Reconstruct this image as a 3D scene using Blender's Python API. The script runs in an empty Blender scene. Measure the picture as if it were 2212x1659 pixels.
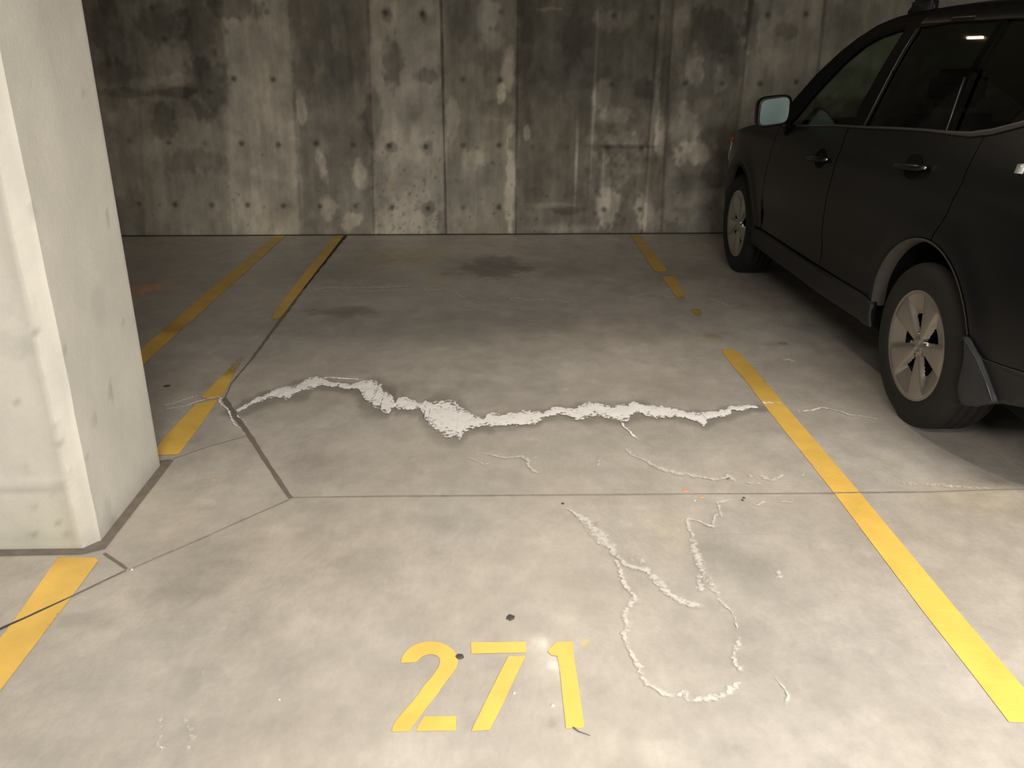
import bpy, bmesh, math, random
import numpy as np
from mathutils import Vector, Matrix
random.seed(7)
sc = bpy.context.scene
col = sc.collection
sc.view_settings.view_transform = 'Standard'
sc.view_settings.look = 'None'
sc.view_settings.exposure = 0.0
sc.cycles.max_bounces = 6; sc.cycles.diffuse_bounces = 3; sc.cycles.glossy_bounces = 3; sc.cycles.transparent_max_bounces = 8
sc.cycles.caustics_reflective = False; sc.cycles.caustics_refractive = False

# ------------------------------------------------------------------ camera
W, H = 2212, 1659
FPX, YAW, PITCH, ROLL, CH = 1824.08, 0.0292520, 0.3751260, 0.00123266, 1.50558
cy_, sy_, cp_, sp_ = math.cos(YAW), math.sin(YAW), math.cos(PITCH), math.sin(PITCH)
FW = np.array([sy_*cp_, cy_*cp_, -sp_]); RT = np.array([cy_, -sy_, 0.0]); UP = np.cross(RT, FW)
R2 = math.cos(ROLL)*RT + math.sin(ROLL)*UP
U2 = -math.sin(ROLL)*RT + math.cos(ROLL)*UP
cam = bpy.data.cameras.new('camera'); co = bpy.data.objects.new('camera', cam); col.objects.link(co)
m = Matrix(((R2[0], U2[0], -FW[0], 0), (R2[1], U2[1], -FW[1], 0), (R2[2], U2[2], -FW[2], CH), (0, 0, 0, 1)))
co.matrix_world = m
cam.sensor_fit = 'HORIZONTAL'; cam.sensor_width = 36; cam.lens = FPX/W*36; cam.clip_start = 0.05
sc.camera = co
WALL_Y = 7.438
CEIL = 2.75

def ray(px, py):
    return (px-W/2)/FPX*R2 - (py-H/2)/FPX*U2 + FW
def fl(px, py):            # a spot measured on the photo -> its place on the garage floor
    d = ray(px, py); t = -CH/d[2]
    return d[0]*t, d[1]*t
def wl(px, py):            # -> its place on the back wall
    d = ray(px, py); t = WALL_Y/d[1]
    return d[0]*t, CH+d[2]*t
def mpp(px, py):           # metres per pixel across the view, on the floor
    x, y = fl(px, py)
    return (np.array([x, y, -CH])@FW)/FPX

# ------------------------------------------------------------------ noise
def vnoise(x, y, seed):
    rs = np.random.RandomState(seed); T = rs.rand(256, 256)
    xi = np.floor(x).astype(int); yi = np.floor(y).astype(int)
    fx = x-xi; fy = y-yi; fx = fx*fx*(3-2*fx); fy = fy*fy*(3-2*fy)
    a = T[xi % 256, yi % 256]; b = T[(xi+1) % 256, yi % 256]; c = T[xi % 256, (yi+1) % 256]; d = T[(xi+1) % 256, (yi+1) % 256]
    return (a*(1-fx)+b*fx)*(1-fy)+(c*(1-fx)+d*fx)*fy
def fbm(x, y, seed, octv=4, gain=.55):
    s = 0; a = 1; n = 0
    for i in range(octv):
        s = s+a*vnoise(x*2**i+i*17.3, y*2**i+i*9.1, seed+i); n += a; a *= gain
    return s/n-.5
def sstep(a, b, x):
    t = np.clip((x-a)/(b-a), 0, 1); return t*t*(3-2*t)

# ------------------------------------------------------------------ material helpers
def newmat(name):
    mt = bpy.data.materials.new(name); mt.use_nodes = True
    nt = mt.node_tree; b = nt.nodes['Principled BSDF']
    return mt, nt, b
def simple(name, colr, rough=.5, metal=0, spec=.5, coat=0, noise=0, nscale=20, bump=0, bscale=200):
    mt, nt, b = newmat(name)
    b.inputs['Base Color'].default_value = (*colr, 1); b.inputs['Roughness'].default_value = rough
    b.inputs['Metallic'].default_value = metal; b.inputs['Specular IOR Level'].default_value = spec
    b.inputs['Coat Weight'].default_value = coat; b.inputs['Coat Roughness'].default_value = .12
    tc = nt.nodes.new('ShaderNodeTexCoord')
    if noise:
        n = nt.nodes.new('ShaderNodeTexNoise'); n.inputs['Scale'].default_value = nscale; n.inputs['Detail'].default_value = 5
        nt.links.new(tc.outputs['Object'], n.inputs['Vector'])
        mx = nt.nodes.new('ShaderNodeMix'); mx.data_type = 'RGBA'
        mx.inputs['A'].default_value = (*[c*(1-noise) for c in colr], 1); mx.inputs['B'].default_value = (*[min(1, c*(1+noise)) for c in colr], 1)
        nt.links.new(n.outputs['Fac'], mx.inputs['Factor']); nt.links.new(mx.outputs['Result'], b.inputs['Base Color'])
    if bump:
        n = nt.nodes.new('ShaderNodeTexNoise'); n.inputs['Scale'].default_value = bscale; n.inputs['Detail'].default_value = 3
        nt.links.new(tc.outputs['Object'], n.inputs['Vector'])
        bp = nt.nodes.new('ShaderNodeBump'); bp.inputs['Strength'].default_value = bump; bp.inputs['Distance'].default_value = .002
        nt.links.new(n.outputs['Fac'], bp.inputs['Height']); nt.links.new(bp.outputs['Normal'], b.inputs['Normal'])
    return mt
def math_node(nt, op, a, b=None, c=None):
    n = nt.nodes.new('ShaderNodeMath'); n.operation = op
    for i, v in enumerate((a, b, c)):
        if v is None: continue
        if isinstance(v, (int, float)): n.inputs[i].default_value = v
        else: nt.links.new(v, n.inputs[i])
    return n.outputs[0]
def noise_node(nt, vec, scale, detail=4, rough=.55, stretch=None):
    n = nt.nodes.new('ShaderNodeTexNoise'); n.inputs['Scale'].default_value = scale; n.inputs['Detail'].default_value = detail
    n.inputs['Roughness'].default_value = rough
    if stretch:
        mp = nt.nodes.new('ShaderNodeMapping'); mp.inputs['Scale'].default_value = stretch
        nt.links.new(vec, mp.inputs['Vector']); vec = mp.outputs['Vector']
    nt.links.new(vec, n.inputs['Vector'])
    return n.outputs['Fac']
def concrete(name, colr, rough, fine, spec=.35, stretch=None, bump=.25, gloss=False, attr=True):
    """concrete whose tone and tint come from vertex attributes plus procedural grain"""
    mt, nt, b = newmat(name)
    tc = nt.nodes.new('ShaderNodeTexCoord'); vec = tc.outputs['Object']
    n1 = noise_node(nt, vec, 6, 5, .6, stretch); n2 = noise_node(nt, vec, 55, 4, .65, stretch); n3 = noise_node(nt, vec, 420, 2, .6)
    s = math_node(nt, 'MULTIPLY_ADD', n1, 2*fine, 1-fine)
    s2 = math_node(nt, 'MULTIPLY_ADD', n2, 1.6*fine, 1-.8*fine)
    s3 = math_node(nt, 'MULTIPLY_ADD', n3, 1.0*fine, 1-.5*fine)
    s = math_node(nt, 'MULTIPLY', math_node(nt, 'MULTIPLY', s, s2), s3)
    vs = nt.nodes.new('ShaderNodeVectorMath'); vs.operation = 'SCALE'
    if attr:
        at = nt.nodes.new('ShaderNodeAttribute'); at.attribute_name = 'tone'
        nt.links.new(at.outputs['Color'], vs.inputs[0])
        ml = nt.nodes.new('ShaderNodeVectorMath'); ml.operation = 'MULTIPLY'
        nt.links.new(vs.outputs[0], ml.inputs[0]); ml.inputs[1].default_value = colr
        out = ml.outputs[0]
    else:
        vs.inputs[0].default_value = colr; out = vs.outputs[0]
    nt.links.new(s, vs.inputs['Scale']); nt.links.new(out, b.inputs['Base Color'])
    rr = math_node(nt, 'MULTIPLY_ADD', n1, .25, rough-.12)
    if gloss:
        ga = nt.nodes.new('ShaderNodeAttribute'); ga.attribute_name = 'gloss'
        rr = math_node(nt, 'MAXIMUM', math_node(nt, 'SUBTRACT', rr, math_node(nt, 'MULTIPLY', ga.outputs['Fac'], .17)), .1)
    nt.links.new(rr, b.inputs['Roughness'])
    b.inputs['Specular IOR Level'].default_value = spec
    hsum = math_node(nt, 'ADD', math_node(nt, 'MULTIPLY', n2, 1.0), math_node(nt, 'MULTIPLY', n3, .35))
    bp = nt.nodes.new('ShaderNodeBump'); bp.inputs['Strength'].default_value = bump; bp.inputs['Distance'].default_value = .004
    if gloss: nt.links.new(math_node(nt, 'MULTIPLY_ADD', ga.outputs['Fac'], -.25, bump), bp.inputs['Strength'])
    nt.links.new(hsum, bp.inputs['Height']); nt.links.new(bp.outputs['Normal'], b.inputs['Normal'])
    return mt
def worn(name, colr, rough=.5, lo=.35, scale=60, fine=.2, spec=.4, ramp=(.36, .64), amax=1.0, bump=.3):
    """thin coat on the floor: opacity breaks up where the 'cover' attribute is low"""
    mt, nt, b = newmat(name)
    tc = nt.nodes.new('ShaderNodeTexCoord'); vec = tc.outputs['Object']
    at = nt.nodes.new('ShaderNodeAttribute'); at.attribute_name = 'cover'
    tn = nt.nodes.new('ShaderNodeAttribute'); tn.attribute_name = 'tone'
    n1 = noise_node(nt, vec, scale, 6, .7); n2 = noise_node(nt, vec, 12, 4, .6)
    nn = math_node(nt, 'MULTIPLY_ADD', n1, lo*2, -lo)
    a = math_node(nt, 'ADD', at.outputs['Fac'], nn)
    mr = nt.nodes.new('ShaderNodeMapRange'); mr.interpolation_type = 'SMOOTHSTEP'
    mr.inputs['From Min'].default_value = ramp[0]; mr.inputs['From Max'].default_value = ramp[1]; mr.inputs['To Max'].default_value = amax
    nt.links.new(a, mr.inputs['Value']); nt.links.new(mr.outputs[0], b.inputs['Alpha'])
    s = math_node(nt, 'MULTIPLY_ADD', n2, 2*fine, 1-fine)
    s = math_node(nt, 'MULTIPLY', s, math_node(nt, 'MULTIPLY_ADD', n1, fine, 1-fine/2))
    vs = nt.nodes.new('ShaderNodeVectorMath'); vs.operation = 'SCALE'
    nt.links.new(tn.outputs['Color'], vs.inputs[0]); nt.links.new(s, vs.inputs['Scale'])
    ml = nt.nodes.new('ShaderNodeVectorMath'); ml.operation = 'MULTIPLY'; nt.links.new(vs.outputs[0], ml.inputs[0]); ml.inputs[1].default_value = colr
    nt.links.new(ml.outputs[0], b.inputs['Base Color'])
    b.inputs['Roughness'].default_value = rough; b.inputs['Specular IOR Level'].default_value = spec
    bp = nt.nodes.new('ShaderNodeBump'); bp.inputs['Strength'].default_value = bump; bp.inputs['Distance'].default_value = .003
    nt.links.new(n1, bp.inputs['Height']); nt.links.new(bp.outputs['Normal'], b.inputs['Normal'])
    return mt

# ------------------------------------------------------------------ object helpers
def mesh_obj(name, verts, faces, mat, parent=None, smooth=False):
    me = bpy.data.meshes.new(name); me.from_pydata([tuple(map(float, v)) for v in verts], [], faces); me.update()
    if smooth: me.shade_smooth()
    if mat: me.materials.append(mat)
    o = bpy.data.objects.new(name, me); col.objects.link(o)
    if parent: o.parent = parent
    return o
def bm_obj(name, bm, mat, parent=None, smooth=False):
    me = bpy.data.meshes.new(name); bm.to_mesh(me); bm.free()
    if smooth: me.shade_smooth()
    if mat: me.materials.append(mat)
    o = bpy.data.objects.new(name, me); col.objects.link(o)
    if parent: o.parent = parent
    return o
def tag(o, label, cat, group=None, kind=None):
    o['label'] = label; o['category'] = cat
    if group: o['group'] = group
    if kind: o['kind'] = kind
    return o
def struct(o):
    o['kind'] = 'structure'; return o
def add_attr(me, name, data):
    a = me.attributes.new(name, 'FLOAT', 'POINT'); a.data.foreach_set('value', np.asarray(data, dtype=np.float32).ravel())
def add_col(me, name, rgb):
    a = me.attributes.new(name, 'FLOAT_COLOR', 'POINT')
    c = np.ones((len(me.vertices), 4), dtype=np.float32); c[:, :3] = rgb; a.data.foreach_set('color', c.ravel())
def grid_faces(nu, nv):
    i = np.arange(nu-1)[:, None]; j = np.arange(nv-1)[None]
    a = i*nv+j
    return np.stack([a, a+nv, a+nv+1, a+1], -1).reshape(-1, 4)
def fast_grid(name, P, nu, nv, mat, parent=None, smooth=True, flip=False):
    F = grid_faces(nu, nv)
    if flip: F = F[:, ::-1]
    me = bpy.data.meshes.new(name)
    me.vertices.add(len(P)); me.vertices.foreach_set('co', np.asarray(P, dtype=np.float32).ravel())
    me.loops.add(F.size); me.loops.foreach_set('vertex_index', F.astype(np.int32).ravel())
    me.polygons.add(len(F)); me.polygons.foreach_set('loop_start', np.arange(0, F.size, 4, dtype=np.int32))
    me.update(calc_edges=True); me.validate()
    if smooth: me.shade_smooth()
    me.materials.append(mat)
    o = bpy.data.objects.new(name, me); col.objects.link(o)
    if parent: o.parent = parent
    return o

# ------------------------------------------------------------------ efflorescence outlines (photo spots, used by floor tone and crust meshes)
CRUST = [(505,884,892),(513,880,895),(519,880,893),(534,872,882),(549,861,876),(569,856,868),(589,844,860),(613,839,857),(628,839,862),(643,833,849),
 (658,822,843),(678,816,841),(693,820,833),(708,826,836),(728,829,838),(753,832,842),(782,826,841),(792,824,855),(807,830,868),(822,847,878),(837,856,889),
 (845,862,894),(852,872,881),(860,858,882),(880,866,884),(895,868,885),(907,876,883),(914,871,894),(934,872,918),(954,872,928),(974,875,936),(994,884,945),
 (1004,887,939),(1014,895,927),(1031,902,924),(1044,908,921),(1056,896,919),(1081,898,919),(1106,893,919),(1131,893,916),(1156,892,914),(1176,894,903),
 (1193,884,898),(1205,879,896),(1223,884,898),(1243,887,906),(1258,880,904),(1268,873,899),(1292,874,897),(1312,879,904),(1332,881,909),(1347,880,907),
 (1357,879,897),(1375,871,892),(1395,879,899),(1419,880,901),(1444,883,899),(1469,887,904),(1489,894,908),(1502,893,913),(1512,895,920),(1526,893,905),
 (1549,891,902),(1569,887,899),(1581,880,886),(1596,879,890),(1618,878,883),(1643,877,883)]
CRUST_MID = [(a, (b+c)/2) for a, b, c in CRUST]

# ------------------------------------------------------------------ floor
def axis(parts):
    out = []
    for a, b, s in parts: out += list(np.arange(a, b-1e-9, s))
    out.append(parts[-1][1]); return np.array(out)
xs = axis([(-9, -3.6, .3), (-3.6, 3.0, .016), (3.0, 9, .3)])
ys = axis([(-4, 1.2, .25), (1.2, WALL_Y, .016)])
X, Y = np.meshgrid(xs, ys, indexing='ij')
xf, yf = X.ravel(), Y.ravel()
L = np.zeros_like(xf)                    # log tone
L += .36*fbm(xf*.9, yf*1.4, 11, 5) + .18*fbm(xf*3.1, yf*4, 31, 5) + .22*fbm(xf*9+yf*5, yf*7-xf*3, 41, 4) + .24*fbm(xf*22, yf*20, 51, 3)
L += .24*sstep(5.6, 7.2, yf) + .12*sstep(4.2, 5.2, yf)*(1-sstep(-1.8, -1.0, xf))  # brighter light at the back and left painted into the tone
wx = .10*fbm(xf*3, yf*3, 71, 4); wy = .10*fbm(xf*3, yf*3, 91, 4)
tint = np.zeros((len(xf), 3))            # log colour shift
fn1 = fbm(xf*7, yf*6, 701, 3); fn2 = fbm(xf*24, yf*20, 721, 3)
def blob(px, py, rx, ry, d, soft=.45, warp=1.0, colr=None):
    global L
    x, y = fl(px, py); k = mpp(px, py)
    a = rx*k; b = abs(fl(px, py-ry)[1]-fl(px, py+ry)[1])/2
    dd = np.sqrt(((xf+wx*warp*min(1, a*2.5)-x)/a)**2 + ((yf+wy*warp*min(1, b*4)-y)/b)**2)
    dd = dd + 1.1*fn1+.8*fn2
    mk = 1-sstep(1-soft, 1+soft, dd)
    L += d*mk
    if colr is not None:
        for i in range(3): tint[:, i] += mk*colr[i]
for a in [(1062,578,72,23,-.62,.4),(1010,572,70,12,-.15,.6),(1130,572,60,12,-.2,.6),(1245,583,60,18,-.22,.8),(730,580,110,30,-.18,.8),
          (735,672,60,10,-.40,.5),(680,664,40,12,-.15,.7),(1060,705,400,30,-.12,.8),(900,690,350,22,-.08,.8),(1420,596,70,10,-.2,.6),(1500,590,60,14,-.15,.8),(1350,620,60,14,-.12,.8),
          (1640,700,90,36,.28,.9),(1560,560,60,30,.12,.9),(1150,760,250,26,.10,.9),(760,860,140,26,-.10,.8),(880,840,110,20,-.14,.8),(1030,860,160,26,-.08,.8),
          (410,1225,110,65,-.14,.6),(350,1370,60,70,-.10,.8),(480,1330,110,80,-.07,.9),(160,1340,32,12,-.16,.5),(225,1330,30,24,-.15,.5),(285,1285,25,10,-.10,.6),
          (990,1125,50,24,-.12,.4),(1580,1205,90,60,-.12,.8),(1620,1250,60,60,-.06,.8),(1230,1110,40,30,-.05,.8),(1440,1140,60,50,.05,.8),(1200,1425,70,40,.10,.8),(1180,1390,50,26,.05,.9),
          (1290,1480,60,20,-.05,.8),(620,970,90,30,-.06,.8),(690,1010,60,40,-.07,.8),(950,1010,120,30,-.04,.9),(1480,940,200,30,-.05,.9),
          (1100,1180,200,60,.04,.9),(700,1130,140,50,.03,.9),(420,1150,160,18,.07,.7),(1250,940,120,26,.05,.8),(400,545,110,20,-.05,.8),(450,640,150,30,.06,.9),
          (520,700,120,30,-.06,.9),(400,790,60,20,.08,.9),(440,770,80,8,-.1,.8),(1350,760,60,10,.1,.8),(1300,800,120,14,.08,.9),(1170,520,160,10,.10,.8)]:
    blob(*a)
blob(870, 555, 75, 18, -.10, .8, 1, (.10, .06, -.18)); blob(950, 600, 25, 14, -.05, .8, 1, (.08, .05, -.1))
blob(312, 625, 30, 12, -.02, .8, 1, (.35, 0, -.25)); blob(350, 620, 40, 6, 0, .8, 1, (.2, .05, -.1))
blob(1541, 728, 20, 9, -.28, .5, 1, (.08, .0, -.18)); blob(1545, 733, 11, 5, .22, .6); blob(1665, 743, 18, 5, -.2, .9); blob(1188, 1561, 14, 5, -.5, .6); blob(1262, 1388, 5, 9, .1, .5, 1, (.1, .0, -.6)); blob(1385, 1420, 90, 14, 0.03, .9); blob(1692, 742, 8, 3, -.5, .6)
blob(1440, 1130, 60, 60, 0, .9, 1, (.05, .02, -.05)); blob(2130, 1075, 110, 30, 0, .9, 1, (.06, .02, -.07)); blob(1000, 930, 600, 90, 0, .9, 1, (.0, .0, .0))
# damp edge along the main crust
cw = np.array([fl(a, b) for a, b in CRUST_MID])
near = (yf > 2.9) & (yf < 4.1) & (xf > -1.3) & (xf < 1.3)
pn = np.stack([xf[near], yf[near]], 1)
def seg_dist(P, A):
    d = np.full(len(P), 9.0)
    for i in range(len(A)-1):
        a, b = A[i], A[i+1]; ab = b-a
        t = np.clip(((P-a)@ab)/(ab@ab), 0, 1); q = a+t[:, None]*ab
        d = np.minimum(d, np.hypot(*(P-q).T))
    return d
hw = np.interp(pn[:, 0], cw[:, 0], [abs(fl(a, b)[1]-fl(a, c)[1])/2 for a, b, c in CRUST])
dd = seg_dist(pn + np.stack([wx[near], wy[near]], 1)*.25, cw+np.array([0, -.012]))
L[near] += -.42*(1-sstep(.7, 1.6, dd/(hw+.022)))
# slab left of the long joint is a shade darker and cooler
J7 = np.array([fl(*q) for q in [(747,508),(655,625),(600,700),(545,775),(500,828),(485,862)]])
jx = np.interp(yf, J7[::-1, 1], J7[::-1, 0]); left = (1-sstep(-.01, .01, xf-jx))*sstep(3.5, 3.7, yf)
L += -.04*left
# darker line at the foot of the wall
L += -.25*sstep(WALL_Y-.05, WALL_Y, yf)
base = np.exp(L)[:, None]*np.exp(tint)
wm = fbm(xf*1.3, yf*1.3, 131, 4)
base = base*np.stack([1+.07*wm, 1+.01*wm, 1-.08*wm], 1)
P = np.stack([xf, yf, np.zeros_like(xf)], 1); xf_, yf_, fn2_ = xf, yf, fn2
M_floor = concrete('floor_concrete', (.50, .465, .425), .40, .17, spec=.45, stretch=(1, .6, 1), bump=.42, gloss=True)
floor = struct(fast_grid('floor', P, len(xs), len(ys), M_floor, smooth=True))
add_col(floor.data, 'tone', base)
gl = np.zeros_like(xf_)
for px, py, r in [(1188, 1442, .075), (1165, 1388, .035)]:
    x, y = fl(px, py); gl += np.exp(-((xf_-x)**2+(yf_-y)**2)/(2*(r*.6)**2))
add_attr(floor.data, 'gloss', np.clip(gl*(.9+1.5*fn2_), 0, 1))

# ------------------------------------------------------------------ back wall
xs = axis([(-9, -3.6, .3), (-3.6, 3.7, .0125), (3.7, 9, .3)])
zs = axis([(0, 2.0, .0125), (2.0, CEIL, .05)])
X, Z = np.meshgrid(xs, zs, indexing='ij'); xw, zw = X.ravel(), Z.ravel()
wx = .16*fbm(xw*4, zw*3, 211, 5); wz = .2*fbm(xw*4, zw*3, 231, 5)
JOINTS = [((286,0),(300,160),(312,505)),((480,0),(484,150),(500,505)),((624,0),(646,415),(650,505)),((795,0),(808,505)),((952.5,0),(963.6,505)),((1118.6,0),(1114.4,505)),
          ((1290,0),(1276,383),(1272,505)),((1450,64),(1428,505)),((1621,16),(1592,281),(1570,505)),((1783,0),(1767,151),(1745,505))]
TT = [(.62,1.12),(.64,1.18),(1.05,1.42),(.50,.84),(.92,1.42),(.56,1.0),(.33,.62),(.38,.66),(.46,.72),(.78,.84),(.66,.66)]  # top and bottom panel tones; weaker light higher up is painted in
jxs = []
for J in JOINTS:
    pts = sorted([wl(*q) for q in J], key=lambda q: q[1])
    zz = [q[1] for q in pts]; xx = [q[0] for q in pts]
    jxs.append(np.interp(zw, zz, xx))
L = np.zeros_like(xw)
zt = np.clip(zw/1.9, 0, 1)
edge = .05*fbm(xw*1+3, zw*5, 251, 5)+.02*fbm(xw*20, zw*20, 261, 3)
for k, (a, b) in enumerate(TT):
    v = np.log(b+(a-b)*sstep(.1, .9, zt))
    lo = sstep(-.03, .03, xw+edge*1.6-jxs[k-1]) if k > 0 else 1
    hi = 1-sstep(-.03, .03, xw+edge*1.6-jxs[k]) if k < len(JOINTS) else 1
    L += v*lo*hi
wn1 = fbm(xw*8, zw*6, 601, 3); wn2 = fbm(xw*30, zw*20, 621, 3)
def wblob(px, py, rx, ry, d, soft=.28, warp=1.5):
    global L
    x, z = wl(px, py); k = abs(wl(px+10, py)[0]-wl(px, py)[0])/10; kz = abs(wl(px, py+10)[1]-wl(px, py)[1])/10
    a, b = rx*k, ry*kz; s = min(1, 3*min(a, b)+.15)*warp
    dd = np.sqrt(((xw+wx*s*.7-x)/a)**2+((zw+wz*s*.7-z)/b)**2) + (1.3*wn1+.8*wn2)*min(1, warp)
    L += 1.1*d*(1-sstep(1-soft, 1+soft, dd))
for q in [(240,70,35,70,-.35),(350,55,50,45,-.40),(430,70,32,90,-.40),(445,185,42,65,-.45),(505,15,60,22,-.55),(385,200,60,10,-.45),(255,160,45,28,-.35),
          (355,262,28,32,-.40),(410,350,65,26,-.30),(395,235,60,20,-.25),(262,200,50,10,-.3),(450,440,30,60,-.10),
          (258,85,26,50,.22),(375,130,45,35,.22),(320,330,90,30,.10),(270,255,40,30,.15),(290,235,60,25,.10),(370,172,45,12,.25),(300,440,80,40,-.02),
          (560,120,60,60,-.10),(600,210,40,40,-.08),(585,20,40,30,-.1),(530,440,24,60,.10),(610,430,30,40,-.12),(560,290,50,60,.06),
          (695,350,13,38,.55),(778,372,14,36,.5),(708,452,14,20,.45),(765,478,22,20,.45),(652,235,9,45,.5),(725,90,8,40,.2),(750,150,40,40,-.18),(700,120,30,70,-.12),(775,290,25,35,-.18),(665,150,14,60,-.2),
          (850,140,26,52,-.48),(925,165,34,16,-.42),(897,240,18,20,-.22),(806,250,17,60,-.40),(818,395,20,45,-.30),(952,490,10,45,-.40),(880,470,50,35,.12),(870,330,50,60,.10),(835,30,10,14,-.5),(915,30,12,18,-.45),(845,318,12,10,-.4),(922,318,12,16,-.4),(925,452,14,14,-.5),
          (1050,35,26,28,.38),(1084,205,9,20,.8),(1100,150,12,50,.5),(1102,400,11,90,.5),(1020,350,22,28,.32),(1102,280,12,20,.45),(980,255,12,60,.35),(1060,130,30,25,-.2),(1068,235,35,18,-.25),(1060,385,30,30,-.15),(1000,40,26,50,-.2),(1065,80,20,20,.25),(1000,470,30,30,.15),(1040,330,35,20,.15),
          (1136,285,6,14,.7),(1190,19,48,4,.4),(1190,442,48,6,.35,.8),(1210,492,60,9,.35,.8),(1238,80,26,80,-.28),(1135,60,14,200,-.25),(1148,420,20,25,-.32),(1180,250,50,70,.12),(1190,120,30,40,.1),(1225,452,40,8,-.35),
          (1245,350,2.2,90,.75,.6,.3),(1285,190,3,160,.4,.6,.4),(1277,330,3,120,.35,.6,.4),(1312,48,22,26,.5),(1350,50,20,30,.2),(1300,205,16,26,.45),(1345,250,40,16,.35),(1335,300,60,16,.3),(1308,450,24,36,.72),(1382,448,16,34,.65),(1308,390,9,60,.45),(1350,370,30,30,.1),(1315,125,30,70,-.15),(1390,190,22,28,-.4),(1350,316,60,4,-.5,.6,.5),
          (1418,250,6,60,.4),(1425,120,5,90,.3),(1400,460,12,40,.4),(1500,145,18,32,.5),(1560,170,22,26,.35),(1480,280,30,50,.35),(1530,250,50,40,.22),(1507,328,40,26,.55),(1425,290,10,40,.5),(1470,60,16,60,.25),(1450,470,60,22,.25),(1500,430,60,20,.12),
          (1545,65,55,48,-.4),(1595,130,26,40,-.25),(1500,395,60,18,-.22),(1550,370,30,40,-.3),(1440,180,18,70,-.3),(1420,400,20,60,-.15),
          (1700,62,22,18,-.32),(1625,60,18,50,-.45),(1830,50,40,60,-.15),(1770,60,50,20,-.05),(1720,90,60,20,-.08),(760,55,20,70,-.15)]:
    wblob(*q)
# mottling, vertical streaks and pitting
mot = fbm(xw*5, zw*4, 301, 5); L += .70*mot+.50*fbm(xw*15, zw*11, 641, 4)
st = fbm(xw*26, zw*2.2, 331, 4); L += .42*st
cl = fbm(xw*11, zw*8, 361, 4); mottled = sstep(.62, .72, (xw+edge-jxs[5])*.3+.5)
L += .45*np.clip(cl, -.3, .3)*(.35+.65*((xw > jxs[5]) & (xw < jxs[8])))
rough_patch = np.exp(-(((xw-wl(1340,340)[0])/.35)**2+((zw-wl(1340,340)[1])/.3)**2))
L += 1.1*rough_patch*fbm(xw*28, zw*22, 391, 3)
# form joints
for k, J in enumerate(JOINTS):
    wdt = {4: .006, 5: .005, 3: .006}.get(k, .009); dep = {4: -.85, 5: -.5, 3: -.35, 0: -.08, 1: -.03, 2: -.08, 6: -.04, 7: -.25, 8: -.3, 9: -.45}[k]
    dz = np.abs(xw-jxs[k]); L += dep*(1-sstep(wdt, wdt*2.2, dz))*(.7+.9*vnoise(zw*7, zw*0+k, 17+k))
    L += .25*(1-sstep(.004, .02, np.abs(xw-jxs[k]-.02)))*np.clip(vnoise(zw*5, zw*0+k, 77+k)-.35, 0, 1)*1.4
k13 = [(1424.7,64),(1391,501)]; pts = sorted([wl(*q) for q in k13], key=lambda q: q[1]); jx13 = np.interp(zw, [q[1] for q in pts], [q[0] for q in pts])
L += -.35*(1-sstep(.006, .016, np.abs(xw-jx13+.02))) + .3*(1-sstep(.004, .02, np.abs(xw-jx13)))*(zw < 1.3)
HOLES = [(300,440,.6),(378,442,1),(458,443,.8),(535,443,1.1),(612,445,1),(692,445,.8),(768,445,.6),(847,448,1),(925,450,1.1),(1001,448,.6),(1078,448,1),(1305,452,1),(1383,452,1),(1460,452,.3),
 (280,304,.4),(364,309,1),(443,309,.4),(522,310,1.1),(602,313,.9),(683,310,1),(762,313,.7),(841,315,1.1),(920,317,1.1),(1000,314,.7),(1078,314,.9),(1312,319,.7),(1385,321,.7),(1470,322,.7),
 (505,170,1.1),(590,172,.9),(1000,172,.6),(1081,173,.7),(1320,183,.6),(1400,180,.8),(1480,180,.8),(1560,180,.6),(1642,181,1),(1720,177,.9),
 (833,28,.9),(912,30,1.1),(1082,25,.7),(1326,33,.8),(1408,38,.6),(1658,32,.8),(1741,30,1),(328,18,.6),(577,26,.6),(355,85,.5),(490,68,.5),(1150,316,.3),(1225,318,.3)]
for px, py, s in HOLES:
    x, z = wl(px, py); d = np.hypot(xw-x, zw-z)
    L += -.8*s*(1-sstep(.012, .028, d)) - .15*s*(1-sstep(.02, .05, d))
rs = np.random.RandomState(5)
for _ in range(220):                      # bug holes, mostly low on the pale panel
    px = rs.uniform(812, 955) if rs.rand() < .5 else rs.uniform(300, 1600); py = 505-abs(rs.normal(0, 90)); 
    x, z = wl(px, py); n = (np.abs(xw-x) < .03) & (np.abs(zw-z) < .03)
    L[n] += -.55*rs.rand()*(1-sstep(.006, .016, np.hypot(xw[n]-x, (zw[n]-z)*1.0)))
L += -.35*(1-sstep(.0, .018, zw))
L = np.clip(L, -1.5, .6)
rst = np.exp(-(((xw-wl(852,408)[0])/.03)**2+((zw-wl(852,408)[1])/.10)**2))*np.clip(fbm(xw*40, zw*40, 411, 2)*4, 0, 1)
tn = np.exp(L)[:, None]*np.stack([1+.25*rst, 1-.02*rst, 1-.4*rst], 1)
wm = fbm(xw*2.3, zw*2.3, 431, 4); tn = tn*np.stack([1+.06*wm, 1+.02*wm, 1-.10*wm], 1)
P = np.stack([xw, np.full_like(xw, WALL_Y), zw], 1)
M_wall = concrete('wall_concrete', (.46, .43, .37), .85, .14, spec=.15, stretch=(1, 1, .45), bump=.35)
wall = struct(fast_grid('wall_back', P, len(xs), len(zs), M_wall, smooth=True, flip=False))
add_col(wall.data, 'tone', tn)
# ceiling
M_ceil = concrete('ceiling_concrete', (.30, .275, .24), .85, .1, attr=False)
struct(mesh_obj('ceiling', [(-9, -4, CEIL), (9, -4, CEIL), (9, WALL_Y, CEIL), (-9, WALL_Y, CEIL)], [(0, 1, 2, 3)], M_ceil))

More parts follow.
